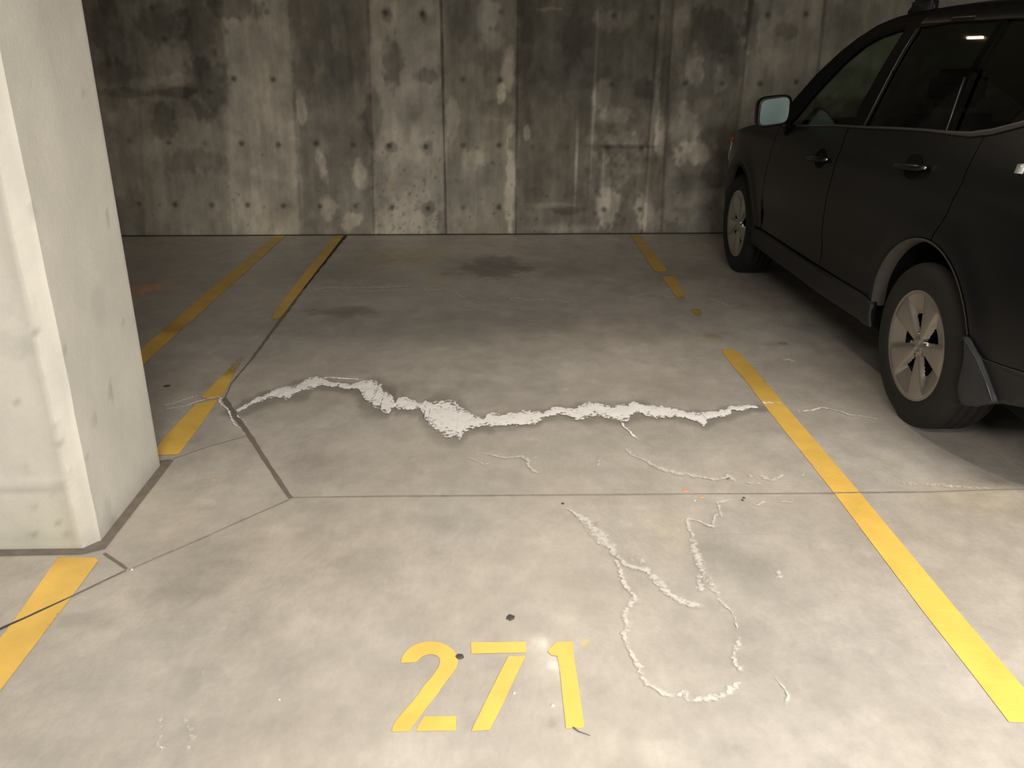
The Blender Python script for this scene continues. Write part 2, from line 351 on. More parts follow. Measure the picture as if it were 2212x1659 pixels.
# ------------------------------------------------------------------ joints and gaps in the slab (parts of the floor)
M_gap = simple('joint_dark', (.06, .05, .042), .9, noise=.5, nscale=30)  # dark tone for open joints, the crack and the wall gap
M_seal = simple('joint_sealant', (.21, .175, .15), .75, noise=.35, nscale=25, bump=.4, bscale=80)
M_fine = simple('tooled_joint', (.33, .29, .25), .8, noise=.5, nscale=40)
def strip(name, pts, hws, mat, z=.0015, parent=None, world=False, jitter=.0, step=.03, seed=1):
    """ribbon lying on the floor along photo spots; hws are half widths in pixels"""
    rs = np.random.RandomState(seed)
    Wp = [fl(*q) if not world else q for q in pts]
    if not isinstance(hws, (list, tuple)): hws = [hws]*len(pts)
    Hm = [h*mpp(*q) if not world else h for h, q in zip(hws, pts)]
    V = []; out = []
    for i in range(len(Wp)-1):
        a = np.array(Wp[i]); b = np.array(Wp[i+1]); n = max(1, int(np.hypot(*(b-a))/step))
        for k in range(n + (i == len(Wp)-2)):
            t = k/n; out.append((a+(b-a)*t, Hm[i]+(Hm[i+1]-Hm[i])*t))
    for i, (c, h) in enumerate(out):
        a = out[max(0, i-1)][0]; b = out[min(len(out)-1, i+1)][0]; d = b-a; d = d/max(1e-9, np.hypot(*d)); nrm = np.array([-d[1], d[0]])
        j = 1+jitter*rs.uniform(-1, 1, 2)
        p = c+nrm*h*j[0]; q = c-nrm*h*j[1]
        V += [(q[0], q[1], z), (p[0], p[1], z)]
    F = [(2*i, 2*i+2, 2*i+3, 2*i+1) for i in range(len(out)-1)]
    F = [tuple(reversed(f)) for f in F]
    return mesh_obj(name, V, F, mat, parent)
for k, (pts, hws, mt, jit) in enumerate([
        ([(747,509),(700,568),(655,625)], [4.0,3.2,2.6], M_gap, .35), ([(655,625),(620,673),(590,713),(545,775)], [3.6,4.4,3.4,2.6], M_seal, .3),
        ([(545,775),(520,805),(500,828),(493,845),(485,862)], [2.2,2.0,1.8,1.6,1.6], M_seal, .6),
        ([(485,862),(510,900),(535,935),(583,1010),(628,1077)], [5.5,6.5,5.0,5.0,5.0], M_seal, .25),
        ([(628,1078),(540,1117),(450,1158),(360,1196),(278,1232)], 1.8, M_fine, .5),
        ([(226,1196),(252,1214),(274,1230)], 3.2, M_seal, .3),
        ([(272,1233),(150,1292),(60,1333),(-40,1378)], [2.6,2.8,3.4,4.5], M_seal, .3), ([(140,1297),(60,1334),(-40,1379)], [1.0,2.2,3.2], M_gap, .4),
        ([(374,992),(450,966),(530,943)], 1.3, M_fine, .5),
        ([(628,1076),(820,1073),(1100,1071),(1500,1068),(1780,1066.5)], [1.0,1.6,1.5,1.4,1.6], M_fine, .3),
        ([(1780,1066.5),(1860,1065),(2000,1064),(2150,1059),(2300,1057)], [2.4,2.6,1.6,1.0,.8], M_fine, .3)]):
    strip('slab_joint', pts, hws, mt, z=.0014+.0002*k, parent=floor, jitter=jit, seed=k)
w0, w1 = fl(200, 511), fl(1640, 500)
mesh_obj('wall_gap', [(-5, WALL_Y-.017, .001), (5, WALL_Y-.017, .001), (5, WALL_Y-.001, .006), (-5, WALL_Y-.001, .006)], [(0, 1, 2, 3)], M_gap, floor)
strip('slab_joint', [(1237,1573),(1250,1582),(1275,1591)], [1.6,1.2,.6], M_gap, z=.0032, parent=floor, jitter=.5, seed=60)
# long cast line in slab front (faint straight seam)
strip('slab_joint', [(1495,1154),(1700,1153),(1830,1153)], .7, simple('pale_scratch', (.58, .53, .46), .8, noise=.3), z=.0012, parent=floor, jitter=.9, seed=44)

# ------------------------------------------------------------------ painted markings
M_yel = worn('yellow_line_paint', (.93, .60, .135), rough=.42, lo=.42, scale=70, fine=.10)
def paint_strip(name, ledge, redge, cover, z, label, tone=None, seed=3):
    """ledge / redge: photo spots along both edges, cover: list of (py, value)"""
    rs = np.random.RandomState(seed)
    A = np.array([fl(*q) for q in ledge]); B = np.array([fl(*q) for q in redge])
    def res(A, n):
        s = np.r_[0, np.cumsum(np.hypot(*np.diff(A, axis=0).T))]; t = np.linspace(0, s[-1], n)
        return np.stack([np.interp(t, s, A[:, 0]), np.interp(t, s, A[:, 1])], 1)
    ln = np.hypot(*(A[-1]-A[0])); n = max(6, int(ln/.012)); A = res(A, n); B = res(B, n); m_ = 9
    V = []; C = []; T = []
    for i in range(n):
        for j in range(m_):
            t = j/(m_-1); p = A[i]*(1-t)+B[i]*t
            V.append((p[0], p[1], z))
    V = np.array(V)
    cy = sorted([(fl(1106, py)[1], v) for py, v in cover]); yy = [c[0] for c in cy]; vv = [c[1] for c in cy]
    cv = np.interp(V[:, 1], yy, vv)
    j = np.tile(np.arange(m_), n); edge = np.minimum(j, m_-1-j)
    cv = cv - np.where(edge == 0, .28, np.where(edge == 1, .04, 0))
    ei = np.repeat(np.arange(n), m_); ee = np.minimum(ei, n-1-ei); cv = cv-np.where(ee == 0, .3, 0)
    tt = 1+.30*fbm(V[:, 0]*9, V[:, 1]*9, seed, 4)
    if tone:
        ty = sorted([(fl(1106, py)[1], v) for py, v in tone]); tt *= np.interp(V[:, 1], [c[0] for c in ty], [c[1] for c in ty])
    o = fast_grid(name, V, n, m_, M_yel, smooth=False, flip=True)
    add_attr(o.data, 'cover', cv); add_col(o.data, 'tone', tt[:, None]*np.array([[1, 1, 1]]))
    return tag(o, label, 'parking line')
paint_strip('parking_line', [(591,509.5),(317,743.6),(270,797)], [(618,509.5),(321,777),(262,843)], [(500,.95),(690,.95),(708,.72),(716,.95),(900,1)], .003,
            'narrow yellow parking stripe running from the back wall and disappearing behind the concrete column', [(500,.80),(690,.85),(708,.62),(720,1.0),(900,1)], 5)
paint_strip('parking_line', [(722,509.5),(624,633),(582,692)], [(743,509.5),(651,629),(603,692)], [(500,.9),(560,1),(668,.95),(680,.75),(688,.45),(694,.2)], .0032,
            'yellow parking stripe stretch against the back wall beside the long dark floor joint', [(500,.85),(600,.95),(690,.8)], 6)
paint_strip('parking_line', [(524,755),(480,812),(455,838),(439,854.6),(433,863)], [(546,755),(500,820),(487,845),(478,856),(466,864)], [(750,.2),(768,.40),(790,.5),(806,.62),(815,.95),(848,.95),(856,.6),(866,.5)], .0032,
            'short faded yellow stripe stretch just behind the white salt crack near the column', [(750,.5),(795,.6),(815,.95),(860,.85)], 7)
paint_strip('parking_line', [(424,873),(350,951.5),(328,985)], [(472,864),(432,922),(386,983)], [(860,.95),(985,1)], .0032,
            'wide yellow stripe stretch ending at the rear corner of the concrete column', [(860,.92),(985,.98)], 8)
paint_strip('parking_line', [(126,1204),(40,1327),(0,1380),(-60,1465)], [(217,1206),(148,1300),(0,1494),(-60,1572)], [(1200,.9),(1215,1),(1290,1),(1300,.86),(1345,.84),(1380,1),(1600,1)], .0022,
            'bright yellow stripe in the lower left corner in front of the concrete column', [(1200,.92),(1250,1),(1300,.93),(1345,.90),(1380,1)], 9)
paint_strip('parking_line', [(1361,507.5),(1415,588)], [(1383,507.5),(1444,588)], [(500,1),(578,1),(586,.8),(592,.5)], .003,
            'yellow stripe stretch touching the back wall left of the car front wheel', [(500,.75),(590,.85)], 10)
paint_strip('parking_line', [(1429,598),(1462,645),(1472,658)], [(1458,598),(1482,645),(1492,658)], [(596,.9),(610,1),(636,.9),(644,.6),(656,.3)], .003,
            'short yellow stripe stretch below the dirt band, second from the back wall', [(600,.85),(650,.8)], 11)
paint_strip('parking_line', [(1487,667),(1506,690)], [(1517,667),(1518,690)], [(664,.35),(676,.62),(684,.5),(692,.2)], .003,
            'tiny worn patch of yellow stripe in the middle of the stall floor', [(660,.7),(690,.7)], 12)
paint_strip('parking_line', [(1556,755),(1585,796),(1622,838),(1653,879),(1803,1067.7),(1997,1326),(2100,1457),(2180,1562)], [(1588,755),(1640,808),(1693,873),(1858,1066),(2096,1353),(2212,1488),(2268,1562)],
            [(750,.3),(758,.6),(768,.95),(800,.8),(812,.72),(830,.74),(858,.92),(870,1),(1600,1)], .0022,
            'long bright yellow stripe between the empty stall and the dark car', [(755,.75),(800,.72),(830,.68),(860,.8),(885,.95),(1060,1),(1600,1)], 13)

# ---- stencilled number
S = 640/2212
def n_(x, y): return (760+x*S, 1220+y*S)
ROOT = bpy.data.objects.new('stall_number', None); col.objects.link(ROOT)
nx, ny = fl(1057, 1500); ROOT.location = (nx, ny, 0)
tag(ROOT, 'yellow stencilled number 271 painted on the concrete at the stall mouth', 'floor number')
def digit(polys, seed):
    bm = bmesh.new()
    for pl in polys:
        vs = [bm.verts.new((fl(*n_(*q))[0]-nx, fl(*n_(*q))[1]-ny, .0022)) for q in pl]
        bm.faces.new(vs)
    # cut into a fine grid so the paint attributes can vary
    xs_ = [v.co.x for v in bm.verts]; ys_ = [v.co.y for v in bm.verts]
    for k in np.arange(min(xs_), max(xs_), .008):
        bmesh.ops.bisect_plane(bm, geom=bm.verts[:]+bm.edges[:]+bm.faces[:], plane_co=(k, 0, 0), plane_no=(1, 0, 0))
    for k in np.arange(min(ys_), max(ys_), .008):
        bmesh.ops.bisect_plane(bm, geom=bm.verts[:]+bm.edges[:]+bm.faces[:], plane_co=(0, k, 0), plane_no=(0, 1, 0))
    bmesh.ops.recalc_face_normals(bm, faces=bm.faces[:])
    for f in bm.faces:
        if f.normal.z < 0: f.normal_flip()
    bnd = [v.index for v in bm.verts if False]
    bm.verts.index_update(); isb = np.array([any(e.is_boundary for e in v.link_edges) for v in bm.verts])
    o = bm_obj('digit', bm, M_yel, ROOT)
    co_ = np.array([v.co[:] for v in o.data.vertices])
    add_attr(o.data, 'cover', np.where(isb, .70, 1.0)); add_col(o.data, 'tone', (1.02+.25*fbm(co_[:, 0]*12+9, co_[:, 1]*12+9, seed, 4))[:, None]*np.ones((1, 3)))
    return o
def arc(cx, cy, rx, ry, a0, a1, n):
    return [(cx+rx*math.cos(math.radians(a0+(a1-a0)*i/n)), cy-ry*math.sin(math.radians(a0+(a1-a0)*i/n))) for i in range(n+1)]
two_a = [(368,738),(372,700),(400,655),(440,620),(490,593),(540,582),(600,578),(660,585),(710,605),(755,638),(785,680),(793,720),(785,765),(760,810),(725,850),(680,910),(640,970),(600,1020),(560,1070),(520,1125),(480,1180),(445,1225),(432,1248),(300,1252),(305,1215),(325,1175),(352,1140),(400,1085),(450,1030),(500,965),(540,905),(590,850),(620,810),(648,765),(660,730),(655,700),(635,682),(600,672),(560,676),(525,690),(500,712),(480,732)]
two_b = [(478,1247),(495,1205),(525,1160),(545,1138),(778,1134),(776,1243)]
sev_a = [(888,583),(1110,582),(1298,578),(1300,660),(1100,663),(893,668)]
sev_b = [(1170,687),(1298,687),(1270,745),(1235,815),(1200,890),(1165,965),(1130,1045),(1090,1120),(1055,1190),(1030,1237),(893,1248),(915,1195),(955,1115),(1000,1020),(1045,930),(1090,840),(1130,760)]
one_a = [(1462,650),(1500,605),(1528,580),(1648,576),(1655,660),(1668,760),(1685,860),(1700,960),(1715,1060),(1728,1150),(1733,1218),(1690,1228),(1655,1215),(1640,1228),(1600,1228),(1590,1130),(1578,1030),(1568,930),(1558,830),(1545,745),(1535,685),(1490,678)]
digit([two_a, two_b], 21); digit([sev_a, sev_b], 22); digit([one_a], 23)

# ------------------------------------------------------------------ white mineral deposits
M_salt = worn('salt_crust', (.97, .96, .97), rough=.95, lo=1.5, scale=55, fine=.14, spec=.1, ramp=(.34, .66), bump=.25)
M_haze = worn('salt_haze', (.80, .77, .73), rough=.9, lo=1.3, scale=60, fine=.12, spec=.2, ramp=(.15, .95), amax=.85, bump=.1)
def deposit(name, lines, mat, label, z=.0045, seed=1, group=None, thick=0.0):
    """lines: list of (points, cover); a point is (px, py, half width px) or, vertical form, ('v', px, ytop, ybot)"""
    VV = []; FF = []; CC = []; rs = np.random.RandomState(seed); M_ = 13
    for pts, cover in lines:
        C = []; N = []
        for q in pts:
            if q[0] == 'v':
                a = np.array(fl(q[1], q[2])); b = np.array(fl(q[1], q[3])); C.append((a+b)/2); N.append(np.hypot(*(a-b))/2)
            else:
                C.append(np.array(fl(q[0], q[1]))); N.append(q[2]*(1.4 if mat is M_haze else 1.0)*mpp(q[0], q[1]))
        C = np.array(C); N = np.array(N)
        s = np.r_[0, np.cumsum(np.hypot(*np.diff(C, axis=0).T))]; n = max(4, int(s[-1]/.006)); t = np.linspace(0, s[-1], n)
        cx = np.interp(t, s, C[:, 0]); cy = np.interp(t, s, C[:, 1]); h = np.interp(t, s, N)
        ph = rs.rand()*50
        vert = pts[0][0] == 'v'
        amp = .35*np.minimum(h, .012)/.5
        cx = cx+amp*fbm(t*60+ph, t*0+1, seed+5, 3)*2; cy = cy+amp*fbm(t*60+ph, t*0+7, seed+9, 3)*2
        h = h*(1+.55*fbm(t*22+ph, t*0+3, seed+2, 3))
        if vert: nx_ = np.zeros(n); ny_ = np.ones(n)
        else:
            dx = np.gradient(cx); dy = np.gradient(cy)
            k = 7; ker = np.ones(k)/k; dx = np.convolve(np.pad(dx, k//2, 'edge'), ker, 'valid'); dy = np.convolve(np.pad(dy, k//2, 'edge'), ker, 'valid')
            l = np.hypot(dx, dy)+1e-9; nx_, ny_ = -dy/l, dx/l
        b0 = len(VV); 
        for i in range(n):
            fade = min(1, min(i, n-1-i)/5)
            for j in range(M_):
                u = -1.4+2.8*j/(M_-1)
                zz = z
                VV.append((cx[i]+nx_[i]*h[i]*u, cy[i]+ny_[i]*h[i]*u, zz))
                CC.append((cover if mat is M_salt else cover+.13)*fade+.04 - .62*max(0, abs(u)-.30) - (.5 if j in (0, M_-1) else 0))
        for i in range(n-1):
            for j in range(M_-1):
                a = b0+i*M_+j; FF.append((a, a+1, a+M_+1, a+M_))
    V = np.array(VV); x0, y0 = V[:, 0].mean(), V[:, 1].mean()
    if thick: V[:, 2] += thick*np.clip(.5+1.6*fbm(V[:, 0]*30, V[:, 1]*30, seed+40, 4), 0, 1)*np.clip((np.array(CC)-.35)*1.6, 0, 1)
    o = mesh_obj(name, V-np.array([x0, y0, 0]), FF, mat, smooth=True); o.location = (x0, y0, 0)
    add_attr(o.data, 'cover', CC); add_col(o.data, 'tone', np.ones((len(V), 3)))
    for p in o.data.polygons[:1]: pass
    return tag(o, label, 'salt deposit', group)
upper = [(688,818,3.5),(718,817,3.5),(743,820,3.5),(763,820,3.5),(787,823,4)]
deposit('salt_crust', [([('v', a, b, c) for a, b, c in CRUST], .98), (upper, .85), ([(1641,865,3),(1650,872,7),(1665,871,6),(1680,872,4),(1693,876,3)], .62)], M_salt,
        'thick ragged white mineral crust running along the floor crack across the whole stall', seed=3, thick=.004)
deposit('salt_crust', [([(1703,886,1.8),(1730,890,1.6),(1743,889,4),(1752,888,5),(1762,886,4),(1775,882,2.4),(1792,885,1.6),(1812,889,2),(1832,897,1.8),(1867,902,1.4),(1912,910,1.2)], .72)], M_salt,
        'thin white mineral vein from the long yellow stripe to the car rear tyre', seed=5)
deposit('salt_crust', [([(1342,909,2),(1348,925,3.5),(1356,930,3),(1362,934,2.5),(1368,943,4),(1382,953,3)], .72)], M_salt,
        'small white drip hanging down from the middle of the thick crust', seed=6)
deposit('salt_crust', [([(340,879.5,2.0),(370,874.5,2.2),(392,867,2.2),(409.5,861,2.2),(424,857,2.8),(437,859,2.4)], .68)], M_salt,
        'upper of two short white veins beside the concrete column base', seed=7)
deposit('salt_crust', [([(342,889,1.4),(402,878,1.6),(429,868,2.0),(459,861,1.6),(470,859,1.8),(478,861,2.5),(474,870,3),(480,876,2.8),(491,884,2.8),(497,896,2.4),(500,905,2.2),(505,917,2.6),(512,923,2),(524,928,2)], .78),
                      ([(512,893,2.5),(516,903,2.5),(531,912,2),(530,920,1.6),(528,925,1.6)], .52)], M_salt,
        'white vein crossing the yellow stripe and bending down beside the dark slab joint', seed=8)
deposit('mineral_film', [([(668,629,2),(690,625,6),(705,623,8),(742,624,8),(787,622,9),(830,622,9),(867,620,7),(884,619,4),(905,618,3)], .50), ([(690,631,2),(740,628,3),(800,631,2.4),(860,628,2.4)], .62),
        ([(770,617,2),(778,614,4),(786,616,3)], .7), ([(909,620,1.6),(922,630,4),(942,628,4),(960,627,2.5),(974,628,2),(985,632,2),(995,642,4),(999,644,3),(1015,639,1.2),(1030,642,1.4),(1038,650,1.2)], .55)], M_haze,
        'greyish white mineral film spread over the crack near the back of the stall', seed=9)
deposit('mineral_film', [([(1094,647,2.4),(1113,646,6),(1124,644,4),(1136,649,2.5),(1153,648,2),(1190,647,2.5),(1205,650,1.5),(1225,654,2),(1241,658,1.6)], .56)], M_salt,
        'thin broken white mineral trail at the back, right of the dark oily spot', seed=10)
deposit('mineral_film', [([(630,682,1.4),(668,676,2),(700,671,2.4),(735,668,2)], .38), ([(640,665,1.2),(665,660,1.5)], .38), ([(632,688,1),(655,690,1)], .4)], M_haze,
        'faint grey salt wisp in the dark damp patch next to the long floor joint', seed=11)
deposit('mineral_film', [([(1531,645,3),(1549,652,3),(1560,657,3),(1570,663,2.4),(1580,668,1.6),(1597,669,2)], .50)], M_haze,
        'short pale streak on the floor left of the car near its front wheel', seed=12)
deposit('mineral_film', [([(1340,650,6),(1375,640,8),(1400,634,8),(1430,640,6),(1459,645,3)], .33)], M_haze,
        'soft pale film touching the left side of the yellow stripe near the back wall', seed=13)
deposit('mineral_film', [([(1692,783,4),(1702,778,8),(1712,782,7),(1722,784,3)], .50)], M_haze,
        'small pale splotch on the floor between the long yellow stripe and the car', seed=14)
deposit('mineral_film', [([(1030,977,1),(1045,981,1.5),(1069,986,2.4),(1080,989,2),(1093,991,2),(1116,988,2.6),(1133,988,5),(1143,999,4),(1141,1009,3),(1148,1014,3),(1154,1020,5),(1164,1024,2),(1173,1029,4)], .60)], M_haze,
        'zigzag pale salt vein just below the thick white crust', seed=15)
deposit('mineral_film', [([(1004,991,1.5),(1021,993,2),(1036,1001,1.8),(1049,1006,2),(1059,1000,1.6),(1074,1001,2)], .45)], M_haze,
        'very faint broken salt trace just left of the zigzag vein', seed=16)
deposit('mineral_film', [([(1268,1014,1.6),(1292,1008,2.2),(1296,993,1.6),(1302,988,1.4)], .42)], M_haze, 'faint hooked salt trace right of the zigzag vein', seed=27)
deposit('mineral_film', [([(1222,1014,2),(1230,1020,4),(1234,1024,2)], .45)], M_haze, 'tiny pale dab directly right of the zigzag vein', seed=28)
deposit('mineral_film', [([(345,1530,5),(352,1560,7),(346,1600,8),(352,1650,6)], .12)], M_haze, 'left of two faint upright pale smears in the lower left foreground', seed=29)
deposit('mineral_film', [([(392,1545,5),(408,1570,7),(412,1600,6),(400,1640,8)], .12)], M_haze, 'right of two faint upright pale smears in the lower left foreground', seed=30)
deposit('mineral_film', [([(436,1435,3),(440,1450,6),(441,1465,3)], .2)], M_haze, 'single small pale smear in the left foreground above the two upright smears', seed=31)
deposit('mineral_film', [([(1350,968,4),(1365,984,4),(1374,988,2),(1382,991,2.5),(1407,1004,4.5),(1432,1016,6),(1459,1023,7),(1494,1029,6),(1510,1032,4),(1539,1036,5),(1564,1036,4),(1571,1030,6),(1579,1036,5),(1594,1047,3)], .60),
        ([(1594,1040,1.5),(1611,1044,2.5),(1631,1047,4),(1661,1050,4)], .52), ([(1611,1021,2.4),(1623,1034,3.5),(1631,1041,2)], .52),
        ([(1636,1026,3),(1651,1034,4.5),(1668,1040,3),(1678,1033,4.5),(1690,1028,3.5),(1700,1023,3)], .66), ([(1713,1026,2),(1733,1029,2.4),(1737,1025,2),(1748,1024,1.6)], .56), ([(1676,1050,3),(1700,1054,3),(1712,1051,2)], .45)], M_haze,
        'long curved pale salt line sweeping toward the yellow stripe above the cross joint', seed=17)
deposit('mineral_film', [([(1752,1001,2),(1760,1008,3.5),(1769,1014,2)], .65)], M_haze, 'white chip on the long yellow stripe nearest the cross joint', seed=18, z=.006)
deposit('mineral_film', [([(1588,790,1.6),(1595,791,2.4),(1602,790,1.6)], .75)], M_salt, 'white chip near the far faded end of the long yellow stripe', seed=32, z=.006)
deposit('mineral_film', [([(1213,1096,2),(1234,1105,2.5),(1250,1115,4),(1258,1122,7),(1270,1132,10),(1288,1150,12),(1302,1167,12),(1315,1180,8),(1325,1190,6),(1333,1202,5),(1340,1211,4),(1350,1221,4),(1361,1226,5),(1372,1228,7),(1385,1229,6),(1403,1240,8),(1412,1250,8),(1424,1264,7),(1436,1275,6),(1457,1292,6),(1470,1300,7),(1481,1306,8),(1505,1311,8),(1520,1314,5),(1533,1318,3)], .66),
        ([(1361,1205,2),(1368,1218,5)], .55), ([(1376,1203,2),(1377,1218,5)], .55), ([(1389,1200,2),(1388,1215,5),(1386,1228,5)], .5), ([(1250,1098,1.5),(1258,1112,3)], .5), ([(1285,1123,1.5),(1292,1140,5)], .5)], M_haze,
        'pale salt streak running diagonally right from a small dark dot below the cross joint', seed=19)
deposit('mineral_film', [([(1330,1203,4),(1336,1222,3.5),(1343,1245,4),(1350,1265,4),(1367,1286,3),(1376,1299,7),(1366,1305,6),(1355,1315,5),(1348,1331,5),(1352,1345,5),(1356,1357,6),(1350,1372,5),(1351,1385,4),(1361,1407,3.5),(1372,1425,3),(1379,1440,6),(1388,1462,5),(1397,1479,4),(1410,1488,4),(1421,1494,5),(1438,1500,7),(1451,1507,5),(1466,1505,5),(1478,1497,6),(1487,1513,4),(1505,1514,5),(1527,1510,7),(1548,1508,7),(1569,1502,7),(1577,1493,8),(1590,1485,6),(1604,1478,4),(1611,1476,3)], .62),
        ([(1606,1465,3),(1600,1450,6),(1590,1440,4),(1585,1430,5),(1584,1418,4),(1590,1402,5),(1597,1390,6),(1598,1375,3)], .50), ([(1596,1370,2),(1588,1340,2),(1580,1322,2),(1563,1307,6),(1548,1285,7),(1539,1271,8),(1533,1255,8),(1528,1240,5)], .34)], M_haze,
        'large looping pale salt outline right of the painted number', seed=20)
deposit('mineral_film', [([(1602,1082,1.6),(1585,1081,2),(1572,1082,2),(1558,1086,3),(1552,1088,3),(1554,1100,2),(1556,1110,3),(1560,1118,2),(1550,1113,3),(1543,1120,3),(1541,1130,3),(1542,1140,3),(1530,1138,3),(1522,1134,3),(1510,1128,2.5),(1498,1125,3),(1486,1125,4),(1484,1134,3.5),(1489,1147,3.5),(1497,1157,3),(1498,1170,6),(1500,1185,7),(1508,1205,7),(1514,1220,7),(1520,1238,7),(1519,1255,8),(1516,1268,8),(1505,1277,6),(1498,1281,3)], .56)], M_haze,
        'narrow crooked pale salt line dropping from two dark dots into a rounded hook', seed=21)
deposit('mineral_film', [([(1623,1090,1.6),(1635,1094,3),(1650,1086,3),(1668,1089,2)], .54), ([(1674,1083,3.5),(1690,1085,2.5),(1710,1087,1.8),(1714,1080,2),(1722,1079,1.5)], .54)], M_haze,
        'short wavy pale salt dashes just under the cross joint near the yellow stripe', seed=22)
deposit('mineral_film', [([(1678,1228,3),(1681,1242,6),(1683,1252,7),(1684,1262,4)], .42)], M_haze,
        'small upright pale smear left of the long yellow stripe', seed=23)
deposit('mineral_film', [([(1930,1038,8),(1957,1046,10),(2000,1048,7),(2030,1050,7),(2080,1054,5),(2148,1057,4)], .32)], M_haze,
        'long soft pale smear beside the cross joint in front of the car', seed=24)
deposit('mineral_film', [([(1666,1455,1.4),(1680,1473,1.6),(1700,1498,2),(1704,1507,3),(1698,1520,3),(1696,1535,2)], .48)], M_haze,
        'short pale crack in the lower right foreground', seed=25)
deposit('mineral_film', [([(1015,1088,4),(1022,1087,6),(1030,1086,4)], .58)], M_haze, 'round pale fleck just below the cross joint at mid stall', seed=26)

# ------------------------------------------------------------------ little things on the slab
M_gum = simple('gum_black', (.085, .078, .074), .8, noise=.4, nscale=60, bump=.5)
M_crumb = simple('chalk_crumb', (.86, .84, .8), .8, noise=.1)
M_orange = simple('orange_paint_speck', (.95, .42, .22), .7, noise=.2, nscale=60)
def pebble(name, px, py, rx, ry, mat, hgt, label, cat, group=None, seed=0):
    rs = np.random.RandomState(seed+int(px)); x, y = fl(px, py); a = rx*mpp(px, py); b = ry*mpp(px, py)*1.5
    bm = bmesh.new(); n = 14; rings = []
    rr = 1+.22*(rs.rand(n)-.5)*2
    for k, (s, h) in enumerate([(1, 0), (.92, .55), (.6, .9)]):
        rings.append([bm.verts.new((a*s*rr[i]*math.cos(6.2832*i/n), b*s*rr[i]*math.sin(6.2832*i/n), h*hgt)) for i in range(n)])
    top = bm.verts.new((0, 0, hgt))
    for k in range(2):
        for i in range(n): bm.faces.new((rings[k][i], rings[k][(i+1) % n], rings[k+1][(i+1) % n], rings[k+1][i]))
    for i in range(n): bm.faces.new((rings[2][i], rings[2][(i+1) % n], top))
    o = bm_obj(name, bm, mat, smooth=True); o.location = (x, y, .0006)
    return tag(o, label, cat, group)
for q in [(1103,1334.5,10,7,'black flattened gum spot above the painted number'),(993,1419,10,7,'black gum spot touching the top of the painted digit two'),
          (361,834,8,4,'dark gum spot on the floor beside the column and the faded stripe'),(1215.5,1088,3.2,2.6,'lone black dot at the upper end of the diagonal salt streak'),
          (1607,1076,3,2.4,'upper of two touching black dots below the cross joint'),(1603.5,1081,3,2.4,'lower of two touching black dots below the cross joint')]:
    pebble('gum_spot', q[0], q[1], q[2], q[3], M_gum, .0025, q[4], 'gum spot')
for q in [(1194,1525,4.5,3.2,'white crumb beside the foot of the painted digit one'),(1111,1498,3.2,2.4,'white crumb between the painted digits seven and one'),
          (285,1231,3,2.2,'tiny white crumb at the corner where the slab joints meet in front of the column'),(1501,1082,2,1.6,'tiny white crumb beside an orange speck on the cross joint'),
          (604,1512,2.4,1.8,'tiny white crumb in the lower left foreground')]:
    pebble('chalk_crumb', q[0], q[1], q[2], q[3], M_crumb, .003, q[4], 'crumb')
pebble('orange_speck', 1481, 1060, 6, 3.6, M_orange, .0008, 'orange paint speck just above the cross joint', 'paint speck')
pebble('orange_speck', 461, 1036, 4, 2.4, M_orange, .0008, 'tiny orange speck on the diamond slab beside the column', 'paint speck')
pebble('orange_speck', 1515, 1074, 6, 3.2, M_orange, .0020, 'orange paint speck just below the cross joint', 'paint speck')

